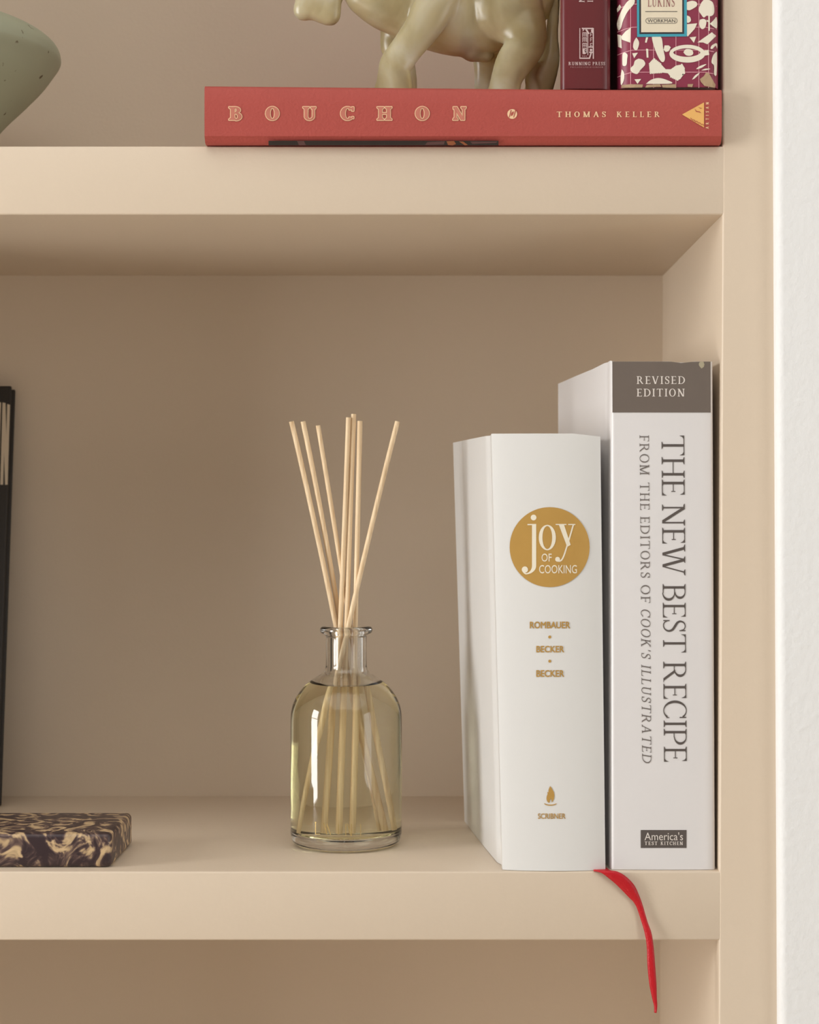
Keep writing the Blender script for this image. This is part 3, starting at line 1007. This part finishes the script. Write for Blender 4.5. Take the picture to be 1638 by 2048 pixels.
def bou_low(px, py):
    v = (291.5 - py) / 11.5            # 0 at the bottom of the rounded strip, 1 at its top
    y = -0.0052 + (-0.0079 + 0.0052) * v - 0.00022
    return P(px, py, y)
o1, o2 = [], []
for ch, x0, x1 in (('B', 456, 486), ('O', 529.5, 560), ('U', 604, 635), ('C', 679.5, 708.5), ('H', 752.5, 785.5), ('O', 829, 860), ('N', 903, 935)):
    kw = dict(w=.23, h=.09, s=.11, t=.09) if ch in 'OC' else dict(w=.19, h=.08, s=.10, t=.075)
    g = serif_text(ch, x1 - x0 - 4, 26, 1, **kw)
    o1 += horiz(thicken(g, 1.7), x0 + 2, 240)
    o2 += horiz(thicken(g, 0.2), x0 + 2, 240)
tl = polys_mesh('title_outline', to3(o1, bou_pt), cream_foil)
tf = polys_mesh('title_lettering', to3(o2, lift(bou_pt, 0.00012)), tan_foil)
au = polys_mesh('author_lettering', to3(horiz(serif_text('THOMAS', 98, 11, .9, gapf=.55, w=.17, h=.09), 1113.5, 234.2), bou_pt), cream_foil)
au2 = polys_mesh('author_lettering', to3(horiz(serif_text('KELLER', 86.5, 11, .9, gapf=.55, w=.17, h=.09), 1233, 234.2), bou_pt), cream_foil)
seal = polys_mesh('round_seal', to3(disc(1024.4, 228, 9.8, n=28), bou_pt), cream_foil)
sl = []
for ofs in (-4.5, 4.5):
    sl += [[(1024.4 + ofs - 2.2, 236 - abs(ofs) * .3), (1024.4 + ofs - 1.0, 236.5 - abs(ofs) * .3), (1024.4 + ofs + 3.5, 220.5), (1024.4 + ofs + 1.5, 220)]]
sl += [[(1018, 233), (1021, 223), (1028, 219.5), (1030, 224), (1027, 232), (1022, 236)]]
seal2 = polys_mesh('seal_mark', to3(sl[:2] + [[(1021.5, 232), (1022.5, 226), (1027, 222.5), (1027.5, 226), (1025, 231)]], lift(bou_pt, 0.00012)), red_cloth)
tri = polys_mesh('triangle_mark', to3([[(1364, 229), (1408, 204.8), (1408, 255)]], bou_pt), amber_foil)
ln_ = []
for k in range(5):
    x = 1380 + k * 6
    ln_ += [[(x, 236 + k * 3.0), (x + 1.2, 235.6 + k * 3.0), (x + 7, 241 + k * 3.2), (x + 5, 241 + k * 3.0)]]
ln_ += [[(1389, 217), (1393, 222), (1399, 223), (1403, 226.5), (1398, 224.6), (1392, 223.6)], [(1396, 214), (1401, 216), (1405, 216), (1401, 217.5)]]
tri2 = polys_mesh('triangle_lines', to3(ln_, lift(bou_pt, 0.00012)), red_cloth)
pub = polys_mesh('publisher_lettering', to3(up(serif_text('ARTISAN', 53, 6, .9, w=.2, h=.12, s=.03), 1417.5, 257.5), bou_pt), cream_foil)
ph = polys_mesh('photo_strip', to3(rect(537, 281.5, 595, 291) + rect(595, 281.5, 760, 291) + rect(760, 281.5, 997, 291), bou_low), photo_dark)
ora = mat('photo_orange', srgb(150, 88, 55), 0.45); mau = mat('photo_mauve', srgb(92, 62, 62), 0.45)
ph2 = [polys_mesh('photo_glow', to3([q], lambda x, y: bou_low(x, y) + Vector((0, -0.0001, 0))), ora) for q in ([(893, 282.5), (908, 282), (912, 288), (905, 291), (896, 290)], [(918, 283), (926, 283), (936, 290), (930, 291)])]
ph3 = [polys_mesh('photo_tint', to3([q], lambda x, y: bou_low(x, y) + Vector((0, -0.0001, 0))), mau) for q in ([(594, 282), (608, 282), (612, 290.5), (598, 290.5)], [(855, 284), (890, 282.5), (888, 289), (850, 290)], [(940, 283), (995, 283), (992, 286), (945, 288)])]
adopt(bou, bcover, bpages, tl, tf, au, au2, seal, seal2, tri, tri2, pub, ph, *ph2, *ph3)

# ------------------------------------------------------------------ two upright books on the red one
maroon_g = mat('maroon_gloss', srgb(100, 36, 40), 0.28, coat=0.15, bump=0.04, bump_scale=80)
silver_print = mat('silver_print', srgb(205, 180, 178), 0.45)
silver_dim = mat('dim_silver_print', srgb(165, 125, 125), 0.5)
RZ = 0.2293 + 0.0003
mar = thing('maroon_book', 'glossy maroon hardback with a small silver building on its spine', 'book', (0.083, 0.1, RZ))
def mar_z(t): return -0.0042 + 0.0016 * (2 * t - 1) ** 4
def mar_profile(dx=0.0):
    xfl, xfr, xbl, xbr = 0.0686, 0.0963, 0.0840, 0.1000
    pts = []
    zb = 0.20
    for z, ins in ((zb, 0), (0.1, 0), (0.020, 0), (0.015, .0008), (0.010, .0012), (0.006, .0006), (0.002, 0), (-0.0005, 0.0001)):
        f = (z + 0.002) / (zb + 0.002)
        pts.append((xfl + (xbl - xfl) * f + ins, z))
    for k in range(13):
        t = k / 12
        pts.append((xfl + 0.0006 + (xfr - xfl - 0.0012) * t, mar_z(t) if 0 < k < 12 else -0.0022))
    for z, ins in ((-0.0005, -0.0001), (0.002, 0), (0.006, -.0006), (0.010, -.0012), (0.015, -.0008), (0.020, 0), (0.1, 0), (zb, 0)):
        f = (z + 0.002) / (zb + 0.002)
        pts.append((xfr + (xbr - xfr) * f + ins, z))
    return pts
cover, pages = book_block(None, mar_profile(), mar_profile(), RZ + 0.0004, RZ + 0.262, lambda x, y: 0, maroon_g, paper, th=0.0022)
def mar_pt(px, py):
    x = (px - VX) / S
    t = min(.97, max(.03, (x - 0.0692) / 0.0265))
    return P(px, py, mar_z(t) - 0.0003)
def c9(x, y): return (1090 + x / 10.24, y / 10.24)
bld = []
def a9(pl): bld.extend([[c9(x, y) for x, y in p] for p in pl])
a9(rect(705, 575, 722, 1205)); a9(rect(978, 575, 1000, 1205)); a9(rect(715, 1180, 925, 1205)); a9(rect(755, 570, 985, 596))
a9([[(820, 600), (860, 600), (915, 690), (880, 700)]]); a9([[(775, 600), (812, 600), (770, 650)]]); a9([[(950, 600), (978, 600), (978, 690), (940, 640)]])
for yy in (665, 770, 885, 990):
    a9(rect(765, yy, 862, yy + 16)); a9(rect(768, yy, 782, yy + 95)); a9(rect(810, yy, 822, yy + 95)); a9(rect(846, yy, 860, yy + 95)); a9(rect(765, yy + 44, 862, yy + 54))
    if yy < 900:
        a9(rect(925, yy, 970, yy + 12)); a9(rect(925, yy, 936, yy + 80)); a9(rect(925, yy + 40, 965, yy + 50))
a9(rect(870, 690, 884, 1130)); a9(rect(890, 950, 1000, 975)); a9(rect(920, 1000, 965, 1050)); a9(rect(905, 1060, 985, 1085)); a9([[(930, 1085), (960, 1085), (930, 1180), (895, 1200)]])
for xx in (775, 810, 845): a9(disc(xx, 1150, 9, n=10))
a9([[(768, 1010), (800, 1000), (815, 1070), (850, 1090), (810, 1110), (770, 1105)]])
bl1 = polys_mesh('building_mark', to3(bld, mar_pt), silver_print)
ml = [polys_mesh('publisher_lettering', to3(horiz(serif_text('RUNNING', 44, 6.6, 1, gapf=.18, w=.16, h=.1), 1137, 130.4), mar_pt), silver_print),
      polys_mesh('publisher_lettering', to3(horiz(serif_text('PRESS', 25, 6.6, .95, gapf=.18, w=.16, h=.1), 1185, 130.4), mar_pt), silver_print),
      polys_mesh('title_lettering', to3(down(serif_text('N', 10, 11, 1, w=.14, h=.09), 1158, -5), mar_pt), silver_print),
      polys_mesh('subtitle_lettering', to3(down(serif_text('I', 4, 11, 1, w=.14, h=.09), 1175, 0.4), mar_pt), silver_print)]
md = horiz(serif_text('PHILADELPHIA', 41, 2.9, 1, w=.16, h=.1), 1141, 135.9) + horiz(serif_text('LONDON', 20, 2.9, 1, w=.16, h=.1), 1186, 135.9) + disc(1184, 134.5, .6, n=8)
ml2 = polys_mesh('city_lettering', to3(md, mar_pt), silver_dim)
adopt(mar, cover, pages, bl1, ml2, *ml)

berry = mat('berry_cover', srgb(136, 48, 72), 0.36, bump=0.06, bump_scale=120, vary=0.04, vary_scale=50)
cream_pat = mat('cream_pattern', srgb(232, 224, 206), 0.42)
pink_line = mat('pink_line', srgb(222, 160, 170), 0.45)
teal_p = mat('teal_print', srgb(62, 158, 178), 0.45)
dark_p = mat('charcoal_print', srgb(48, 46, 50), 0.5)
label_p = mat('cream_label', srgb(226, 214, 190), 0.5, vary=0.04, vary_scale=90)
rose_ink = mat('rose_ink', srgb(150, 92, 92), 0.5)
worn_paper = mat('worn_paper', srgb(176, 150, 118), 0.8, bump=0.6, bump_scale=400)
pap = thing('patterned_paperback', 'berry red paperback covered in cream food shapes, teal framed label on spine', 'book', (0.128, 0.1, RZ))
PX0, PX1 = P(1237, 0, -0.003).x, P(1437.5, 0, -0.003).x
def pap_z(x):
    t = (x - PX0) / (PX1 - PX0)
    z = -0.0048
    if t < 0.16: z += 0.0058 * ((0.16 - t) / 0.16) ** 2
    if t > 0.93: z += 0.0045 * ((t - 0.93) / 0.07) ** 2
    return z
def pap_profile():
    pts = [(PX0 + 0.004, 0.185), (PX0 + 0.002, 0.08), (PX0, 0.006)]
    for k in range(29):
        t = k / 28
        x = PX0 + (PX1 - PX0) * t
        pts.append((x, pap_z(x)))
    pts += [(PX1, 0.006), (PX1 - 0.0005, 0.08), (PX1 - 0.001, 0.185)]
    return pts
cover, pages = book_block(None, pap_profile(), pap_profile(), RZ + 0.0012, RZ + 0.235, lambda x, y: 0, berry, paper, th=0.0007, inset=0.0006)
def pap_pt(px, py):
    z = -0.004
    for _ in range(4):
        x = (px - VX) / S * (1 + z / D)
        x = min(PX1, max(PX0, x))
        z = pap_z(x) - 0.0002
    return P(px, py, z)
def c6(x, y): return (1220 + x / 6.825, y / 6.825)
def blob(pts, per=5): return [p for p in catmull(list(pts) + [pts[0]], per)][:-1]
def zig(a, b, n, amp):
    out = []
    for i in range(n):
        for k, s_ in ((0, 0), (.5, 1)):
            t = (i + k) / n
            dx, dy = b[0] - a[0], b[1] - a[1]
            L = math.hypot(dx, dy)
            out.append((a[0] + dx * t - dy / L * amp * s_, a[1] + dy * t + dx / L * amp * s_))
    return out
pat = []
pat.append(blob([(335, -20), (250, 10), (175, 110), (120, 230), (95, 330), (115, 415), (150, 380), (180, 280), (240, 160), (330, 50)]))
pat.append([(285, 375), (215, 425), (150, 500), (160, 540), (275, 582)])
pat.append(blob([(360, 510), (325, 570), (315, 640), (335, 678), (365, 685), (390, 630), (395, 570)]))
pat.append([(492, 510), (520, 510), (500, 583), (477, 580)])
pat.append([(492, 665), (520, 668), (525, 785), (500, 788)])
pat.append(blob([(570, 505), (590, 600), (640, 740), (690, 830), (730, 845), (750, 790), (725, 660), (695, 505)]))
pat.append([(303, 728), (380, 720), (330, 795)])
pat.append([(333, 1083), (425, 1078), (375, 1145)])
pat.append([(1085, 510), (1177, 500), (1145, 585)])
pat.append(blob([(170, 740), (195, 715), (238, 745), (235, 800), (222, 890), (175, 895), (168, 830)]))
pat.append(blob([(390, 800), (340, 830), (320, 890), (278, 935), (300, 985), (370, 1010), (415, 955), (480, 880), (455, 820)]))
pat.append([(600, 805), (690, 870), (760, 945), (830, 945), (900, 895), (980, 880), (1015, 940), (1015, 1000), (960, 1080), (920, 1095), (830, 1050), (790, 1000), (700, 990), (555, 1000), (540, 940), (540, 870), (560, 835)])
for e0, e1, n in (((600, 805), (540, 870), 4), ((540, 870), (552, 1000), 6), ((555, 1000), (700, 990), 6), ((830, 1050), (920, 1092), 4), ((925, 1090), (1013, 1000), 5), ((1015, 1000), (1010, 940), 3), ((1010, 930), (980, 880), 3), ((690, 870), (610, 810), 4)):
    for i in range(n + 1):
        pat += disc(e0[0] + (e1[0] - e0[0]) * i / n, e0[1] + (e1[1] - e0[1]) * i / n, 11, n=10)
pat.append(blob([(490, 1145), (560, 1090), (660, 1065), (770, 1090), (840, 1140)]))
pat.append([(730, 680), (745, 620), (800, 620), (830, 645), (800, 700), (760, 710)])
pat.append([(1290, 690), (1345, 680), (1355, 750), (1290, 760), (1260, 720)])
outer_f = [(1055 + 245 * math.cos(math.radians(a)), 733 - 122 * math.sin(math.radians(a))) for a in range(0, 360, 9)]
inner_f = []
for a in range(0, 360, 9):
    c_, s_ = math.cos(math.radians(a)), math.sin(math.radians(a))
    inner_f.append((1048 + 185 * c_, 718 - 58 * s_ * abs(s_) ** .25))
for i in range(40):
    j = (i + 1) % 40
    pat.append([outer_f[i], outer_f[j], inner_f[j], inner_f[i]])
pat.append(blob([(1002, 715), (1030, 675), (1080, 670), (1125, 690), (1135, 735), (1100, 760), (1040, 755)]))
pat.append(blob([(1050, 30), (1120, 10), (1180, 30), (1185, 80), (1130, 120), (1080, 140), (1040, 120)]))
pat.append(blob([(1050, 210), (1090, 230), (1105, 275), (1085, 305), (1050, 305)]))
pat.append([(1050, 330), (1190, 318), (1155, 395), (1060, 500), (1050, 480)])
pat.append(blob([(1250, 30), (1300, -10), (1390, 20), (1420, 90), (1420, 180), (1380, 220), (1320, 215), (1280, 240), (1245, 200), (1210, 140), (1230, 70)]))
pat.append(rect(1343, 200, 1362, 420)[0])
pat.append(blob([(1225, 270), (1280, 258), (1315, 290), (1300, 370), (1260, 398), (1228, 370), (1218, 320)]))
pat.append([(1315, 270), (1345, 280), (1345, 300), (1320, 295)])
pat.append(blob([(1362, 325), (1410, 280), (1455, 235), (1460, 380), (1420, 370)]))
pat.append([(1192, 580), (1390, 440), (1450, 490), (1330, 605), (1270, 580)])
pat.append(blob([(1440, 590), (1390, 620), (1372, 660), (1400, 665), (1440, 625), (1462, 665), (1462, 600)]))
pat.append(blob([(1440, 715), (1405, 760), (1385, 850), (1420, 900), (1420, 1010), (1450, 1030), (1460, 900), (1460, 720)]))
pat.append(blob([(1175, 940), (1230, 900), (1315, 875), (1260, 920), (1200, 942)]))
pat.append(blob([(1245, 962), (1300, 938), (1370, 940), (1310, 958)]))
pat.append(blob([(1120, 1085), (1160, 1030), (1222, 993), (1200, 1030), (1150, 1075)]))
pat.append(blob([(160, 945), (190, 990), (195, 1060), (180, 1120), (150, 1160), (145, 1050)]))
pat.append([(100, 470), (150, 480), (155, 560), (160, 660), (110, 640)])
pat.append([(130, 60), (150, 90), (140, 130), (100, 170), (95, 120)])
pats = [[c6(x, y) for x, y in p] for p in pat]
pats += [[(x, y - k) for x, y in p] for k in (196, 392, 588) for p in pats if max(q[1] for q in p) < 178]
pmesh = curved_print('food_shapes', pats, pap_pt, cream_pat)
gl = []
for x in (282, 595, 900, 1213, 1345):
    for i in range(10):
        y0, y1 = -3900 + (1200 + 3900) * i / 10, -3900 + (1200 + 3900) * (i + 1) / 10
        if x in (595, 900) and False: continue
        gl.append([c6(x - 4, y0), c6(x + 4, y0), c6(x + 4, y1), c6(x - 4, y1)])
for y in (-3700, -3390, -3080, -2770, -2460, -2150, -1840, -1530, -1215, -900, -590, -270, 55, 370, 683, 985):
    for i in range(26):
        x0, x1 = 100 + 1360 * i / 26, 100 + 1360 * (i + 1) / 26
        dy = lambda x: 70 * max(0, (330 - x) / 230) ** 1.5 + 30 * max(0, (x - 1300) / 160)
        gl.append([c6(x0, y - 4 + dy(x0)), c6(x1, y - 4 + dy(x1)), c6(x1, y + 4 + dy(x1)), c6(x0, y + 4 + dy(x0))])
grid = polys_mesh('grid_lines', to3(gl, lambda x, y: pap_pt(x, y) + Vector((0, 0.0001, 0))), pink_line)
fr = polys_mesh('label_frame', to3([[c6(357, -1200), c6(1042, -1200), c6(1050, 498), c6(370, 505)]], lift(pap_pt, 0.0001)), teal_p)
fr2 = polys_mesh('label_border', to3([[c6(395, -1170), c6(1005, -1170), c6(1010, 463), c6(400, 466)]], lift(pap_pt, 0.0002)), dark_p)
fr3 = polys_mesh('label_panel', to3([[c6(418, -1145), c6(985, -1145), c6(985, 440), c6(424, 442)]], lift(pap_pt, 0.0003)), label_p)
lk = horiz(serif_text('LUKINS', 53.5, 19, .62, w=.13, h=.05, s=.07), 1295.5, 13.7)
lk_o = polys_mesh('author_lettering', to3(lk, lift(pap_pt, 0.0004)), rose_ink)
wk = sans_text('WORKMAN', 1295.2, 1350.2, 38.6, 45.3, bold=0.0) + rect(1290.5, 22.8, 1354.5, 24.0)
x0, x1, y0, y1 = 1291, 1354.5, 36.2, 47.5
r_ = (y1 - y0) / 2
for a0, a1, cx in ((90, 270, x0 + r_), (-90, 90, x1 - r_)):
    wk += ring(cx, (y0 + y1) / 2, r_, r_, .8, .8, a0, a1, 24)
wk += rect(x0 + r_, y0, x1 - r_, y0 + .8) + rect(x0 + r_, y1 - .8, x1 - r_, y1)
wk_o = polys_mesh('publisher_lettering', to3(wk, lift(pap_pt, 0.0004)), dark_p)
wr = [[(160, 1160), (240, 1155), (280, 1150), (450, 1155), (440, 1195), (150, 1200)], [(500, 1160), (680, 1150), (700, 1185), (480, 1195)], [(700, 1160), (900, 1150), (900, 1200), (720, 1195)], [(1060, 1150), (1135, 1148), (1120, 1190), (1060, 1185)],
      [(1225, 1080), (1280, 1040), (1310, 990), (1350, 1000), (1400, 1090), (1440, 1160), (1430, 1200), (1290, 1175), (1240, 1120)]]
wr_o = curved_print('worn_edge', [[c6(x, y) for x, y in p] for p in wr], lift(pap_pt, 0.0002), worn_paper)
adopt(pap, cover, pages, pmesh, grid, fr, fr2, fr3, lk_o, wk_o, wr_o)

# ------------------------------------------------------------------ sage ceramic vase
sage = bpy.data.materials.new('sage_glaze'); sage.use_nodes = True
nt = sage.node_tree
b = nt.nodes['Principled BSDF']; b.inputs['Roughness'].default_value = 0.62
tc = nt.nodes.new('ShaderNodeTexCoord')
n1 = nt.nodes.new('ShaderNodeTexNoise'); n1.inputs['Scale'].default_value = 14
n2 = nt.nodes.new('ShaderNodeTexNoise'); n2.inputs['Scale'].default_value = 150; n2.inputs['Detail'].default_value = 2
cr = nt.nodes.new('ShaderNodeValToRGB'); cr.color_ramp.elements[0].color = (0.315, 0.335, 0.235, 1); cr.color_ramp.elements[1].color = (0.41, 0.435, 0.32, 1)
cr2 = nt.nodes.new('ShaderNodeValToRGB'); cr2.color_ramp.elements[0].position = 0.24; cr2.color_ramp.elements[1].position = 0.30
cr2.color_ramp.elements[0].color = (0.25, 0.17, 0.10, 1); cr2.color_ramp.elements[1].color = (1, 1, 1, 1)
mx = nt.nodes.new('ShaderNodeMix'); mx.data_type = 'RGBA'; mx.blend_type = 'MULTIPLY'; mx.inputs['Factor'].default_value = 1
nt.links.new(tc.outputs['Object'], n1.inputs['Vector']); nt.links.new(tc.outputs['Object'], n2.inputs['Vector'])
nt.links.new(n1.outputs['Fac'], cr.inputs['Fac']); nt.links.new(n2.outputs['Fac'], cr2.inputs['Fac'])
nt.links.new(cr.outputs['Color'], mx.inputs['A']); nt.links.new(cr2.outputs['Color'], mx.inputs['B']); nt.links.new(mx.outputs['Result'], b.inputs['Base Color'])
VZ = 0.13
vc = P(-190, 0, VZ)
kk = (1 + VZ / D) / S
zs_ = lambda py: (VY - py) * kk - ZT
prof_px = [(60, 372.5), (80, 372), (95, 366), (140, 322), (190, 252), (235, 205), (272, 165), (295, 133), (304.5, 118), (306, 108), (303, 95), (292, 80), (270, 65), (235, 50), (190, 37), (130, 24), (90, 16), (78, 8), (74, 0), (78, -14)]
prof = [(a * kk, zs_(b_)) for a, b_ in prof_px]
prof = [(0, prof[0][1])] + [p for p in catmull(prof, 4)]
th = 0.004
tail_ = [(max(0.004, r - th), z + (0.0 if i else 0)) for i, (r, z) in enumerate(prof[1:])][::-1]
tail_ = [(r, max(z, 0.005)) for r, z in tail_]
vase = from_bm('ceramic_vase', lathe_bm(prof + tail_ + [(0, 0.005)], 96, vc.x, VZ, ZT + 0.0003, close=False), sage, angle=60)
vase['label'] = 'sage green speckled ceramic vase with wide belly on the upper shelf'; vase['category'] = 'vase'

# ------------------------------------------------------------------ carved onyx horse
onyx = bpy.data.materials.new('pale_onyx'); onyx.use_nodes = True
nt = onyx.node_tree
b = nt.nodes['Principled BSDF']
b.inputs['Roughness'].default_value = 0.32
b.inputs['Subsurface Weight'].default_value = 0.55
b.inputs['Transmission Weight'].default_value = 0.5
b.inputs['IOR'].default_value = 1.5
ova = nt.nodes.new('ShaderNodeVolumeAbsorption')
ova.inputs['Color'].default_value = (0.84, 0.69, 0.38, 1)
ova.inputs['Density'].default_value = 24.0
nt.links.new(ova.outputs[0], nt.nodes['Material Output'].inputs['Volume'])
b.inputs['Subsurface Scale'].default_value = 0.012
b.inputs['Subsurface Radius'].default_value = (1.0, 0.85, 0.45)
tc = nt.nodes.new('ShaderNodeTexCoord')
n1 = nt.nodes.new('ShaderNodeTexNoise'); n1.inputs['Scale'].default_value = 22; n1.inputs['Detail'].default_value = 4; n1.inputs['Distortion'].default_value = 0.8
cr = nt.nodes.new('ShaderNodeValToRGB')
e = cr.color_ramp.elements
e[0].position = 0.36; e[0].color = (0.50, 0.42, 0.22, 1)
e[1].position = 0.70; e[1].color = (0.88, 0.86, 0.72, 1)
k = e.new(0.52); k.color = (0.68, 0.61, 0.38, 1)
nt.links.new(tc.outputs['Object'], n1.inputs['Vector']); nt.links.new(n1.outputs['Fac'], cr.inputs['Fac']); nt.links.new(cr.outputs['Color'], b.inputs['Base Color'])

HZ = 0.2293                             # top of the red book
horse = thing('onyx_horse', 'carved pale green onyx horse standing on the red book', 'figurine', (P(860, 0, 0.05).x, 0.05, HZ))
def chain(lst):
    """lst of (px, py, depth, radius px)"""
    return [(P(x, y, z), r * (1 + z / D) / S) for x, y, z, r in lst]
def blobs(bm, lst, per=6, squash=1.0):
    pts = chain(lst)
    data = [(p.x, p.y, p.z, r) for p, r in pts]
    data = catmull(data, per)
    for x, y, z, r in data:
        mtx = Matrix.Translation((x, y, z)) @ Matrix.Diagonal((r, r * squash, r, 1))
        bmesh.ops.create_icosphere(bm, subdivisions=3, radius=1.0, matrix=mtx)
bm = bmesh.new()
CN, FA = 0.030, 0.062                  # depth of near and far legs
MD = 0.047
blobs(bm, [(815, 0, MD, 78), (870, 5, MD, 96), (930, 10, MD, 104), (985, 0, MD, 100), (1025, -15, MD, 88)], 5, 0.62)        # trunk
blobs(bm, [(740, -15, MD, 52), (775, 2, MD, 60), (815, 5, MD, 72)], 6, 0.75)                                     # breast
blobs(bm, [(765, -30, MD, 70), (740, -95, MD, 62), (720, -150, MD, 48), (690, -175, MD, 38)], 5, 0.62)                      # neck
blobs(bm, [(690, -170, MD, 38), (664, -110, MD, 40), (645, -55, MD, 36), (624, -10, MD, 29), (612, 15, MD, 25), (607, 21, MD, 21)], 5, 0.72)
blobs(bm, [(640, -20, MD, 30), (630, 8, MD, 30), (636, 20, MD, 24), (652, 28, MD, 22)], 5, 0.62)   # face
blobs(bm, [(680, -120, MD, 34), (668, -50, MD, 32), (658, -5, MD, 28), (656, 22, MD, 27), (660, 30, MD, 22)], 5, 0.6)            # jaw and beard
blobs(bm, [(700, -180, MD - 0.010, 10), (704, -212, MD - 0.010, 6)], 4)
blobs(bm, [(700, -180, MD + 0.010, 10), (704, -212, MD + 0.010, 6)], 4)
# near fore leg reaching forward
blobs(bm, [(892, -25, CN + .004, 44), (868, 15, CN, 42), (845, 55, CN, 37), (815, 95, CN, 33), (792, 128, CN, 33), (788, 145, CN, 33), (789, 168, CN, 37), (785, 192, CN, 41), (783, 200, CN, 42)], 6, 0.62)
# far fore leg bent behind it
blobs(bm, [(805, 20, FA, 46), (790, 70, FA, 30), (789, 95, FA, 28), (803, 125, FA, 26), (812, 155, FA, 22), (811, 185, FA, 24), (808, 200, FA, 27)], 6, 0.8)
# near hind leg
blobs(bm, [(1010, 10, CN + .006, 74), (1035, 40, CN + .004, 56), (1052, 68, CN, 42), (1050, 92, CN, 40), (1028, 125, CN, 37), (1014, 155, CN, 32), (1008, 185, CN, 33), (1004, 200, CN, 36)], 6, 0.66)
blobs(bm, [(1062, 62, CN, 30), (1080, 72, CN, 15)], 5, 0.8)
# far hind leg
blobs(bm, [(985, 60, FA, 60), (975, 110, FA, 32), (972, 150, FA, 24), (970, 185, FA, 24), (968, 200, FA, 28)], 6, 0.8)
blobs(bm, [(945, 96, MD, 28), (952, 108, MD, 16), (972, 110, MD, 16)], 4, 0.8)
# flat feet on the book
for v in bm.verts:
    if v.co.z < HZ + 0.0003:
        v.co.z = HZ + 0.0003
body = from_bm('body', bm, onyx, angle=180)
rm = body.modifiers.new('fuse', 'REMESH'); rm.mode = 'VOXEL'; rm.voxel_size = 0.0011; rm.use_smooth_shade = True
smo = body.modifiers.new('soften', 'SMOOTH'); smo.factor = 0.5; smo.iterations = 6
bm = bmesh.new()
blobs(bm, [(1070, -70, MD, 22), (1098, -50, MD, 22), (1106, 10, MD, 14), (1104, 70, MD, 13), (1100, 115, MD, 20), (1088, 150, MD, 26), (1075, 185, MD, 28), (1068, 200, MD, 26)], 7, 0.9)
blobs(bm, [(1070, 130, MD - .006, 10), (1061, 150, MD - .008, 11), (1064, 172, MD - .007, 14), (1070, 195, MD - .006, 16)], 5, 0.9)
for v in bm.verts:
    if v.co.z < HZ + 0.0003:
        v.co.z = HZ + 0.0003
tail = from_bm('tail', bm, onyx, angle=180)
rm = tail.modifiers.new('fuse', 'REMESH'); rm.mode = 'VOXEL'; rm.voxel_size = 0.001; rm.use_smooth_shade = True
smo = tail.modifiers.new('soften', 'SMOOTH'); smo.factor = 0.5; smo.iterations = 5
bm = bmesh.new()
blobs(bm, [(700, -200, MD, 14), (752, -165, MD, 18), (785, -110, MD, 18), (812, -75, MD, 12)], 6, 0.7)
mane = from_bm('mane', bm, onyx, angle=180)
rm = mane.modifiers.new('fuse', 'REMESH'); rm.mode = 'VOXEL'; rm.voxel_size = 0.001; rm.use_smooth_shade = True
adopt(horse, body, tail, mane)
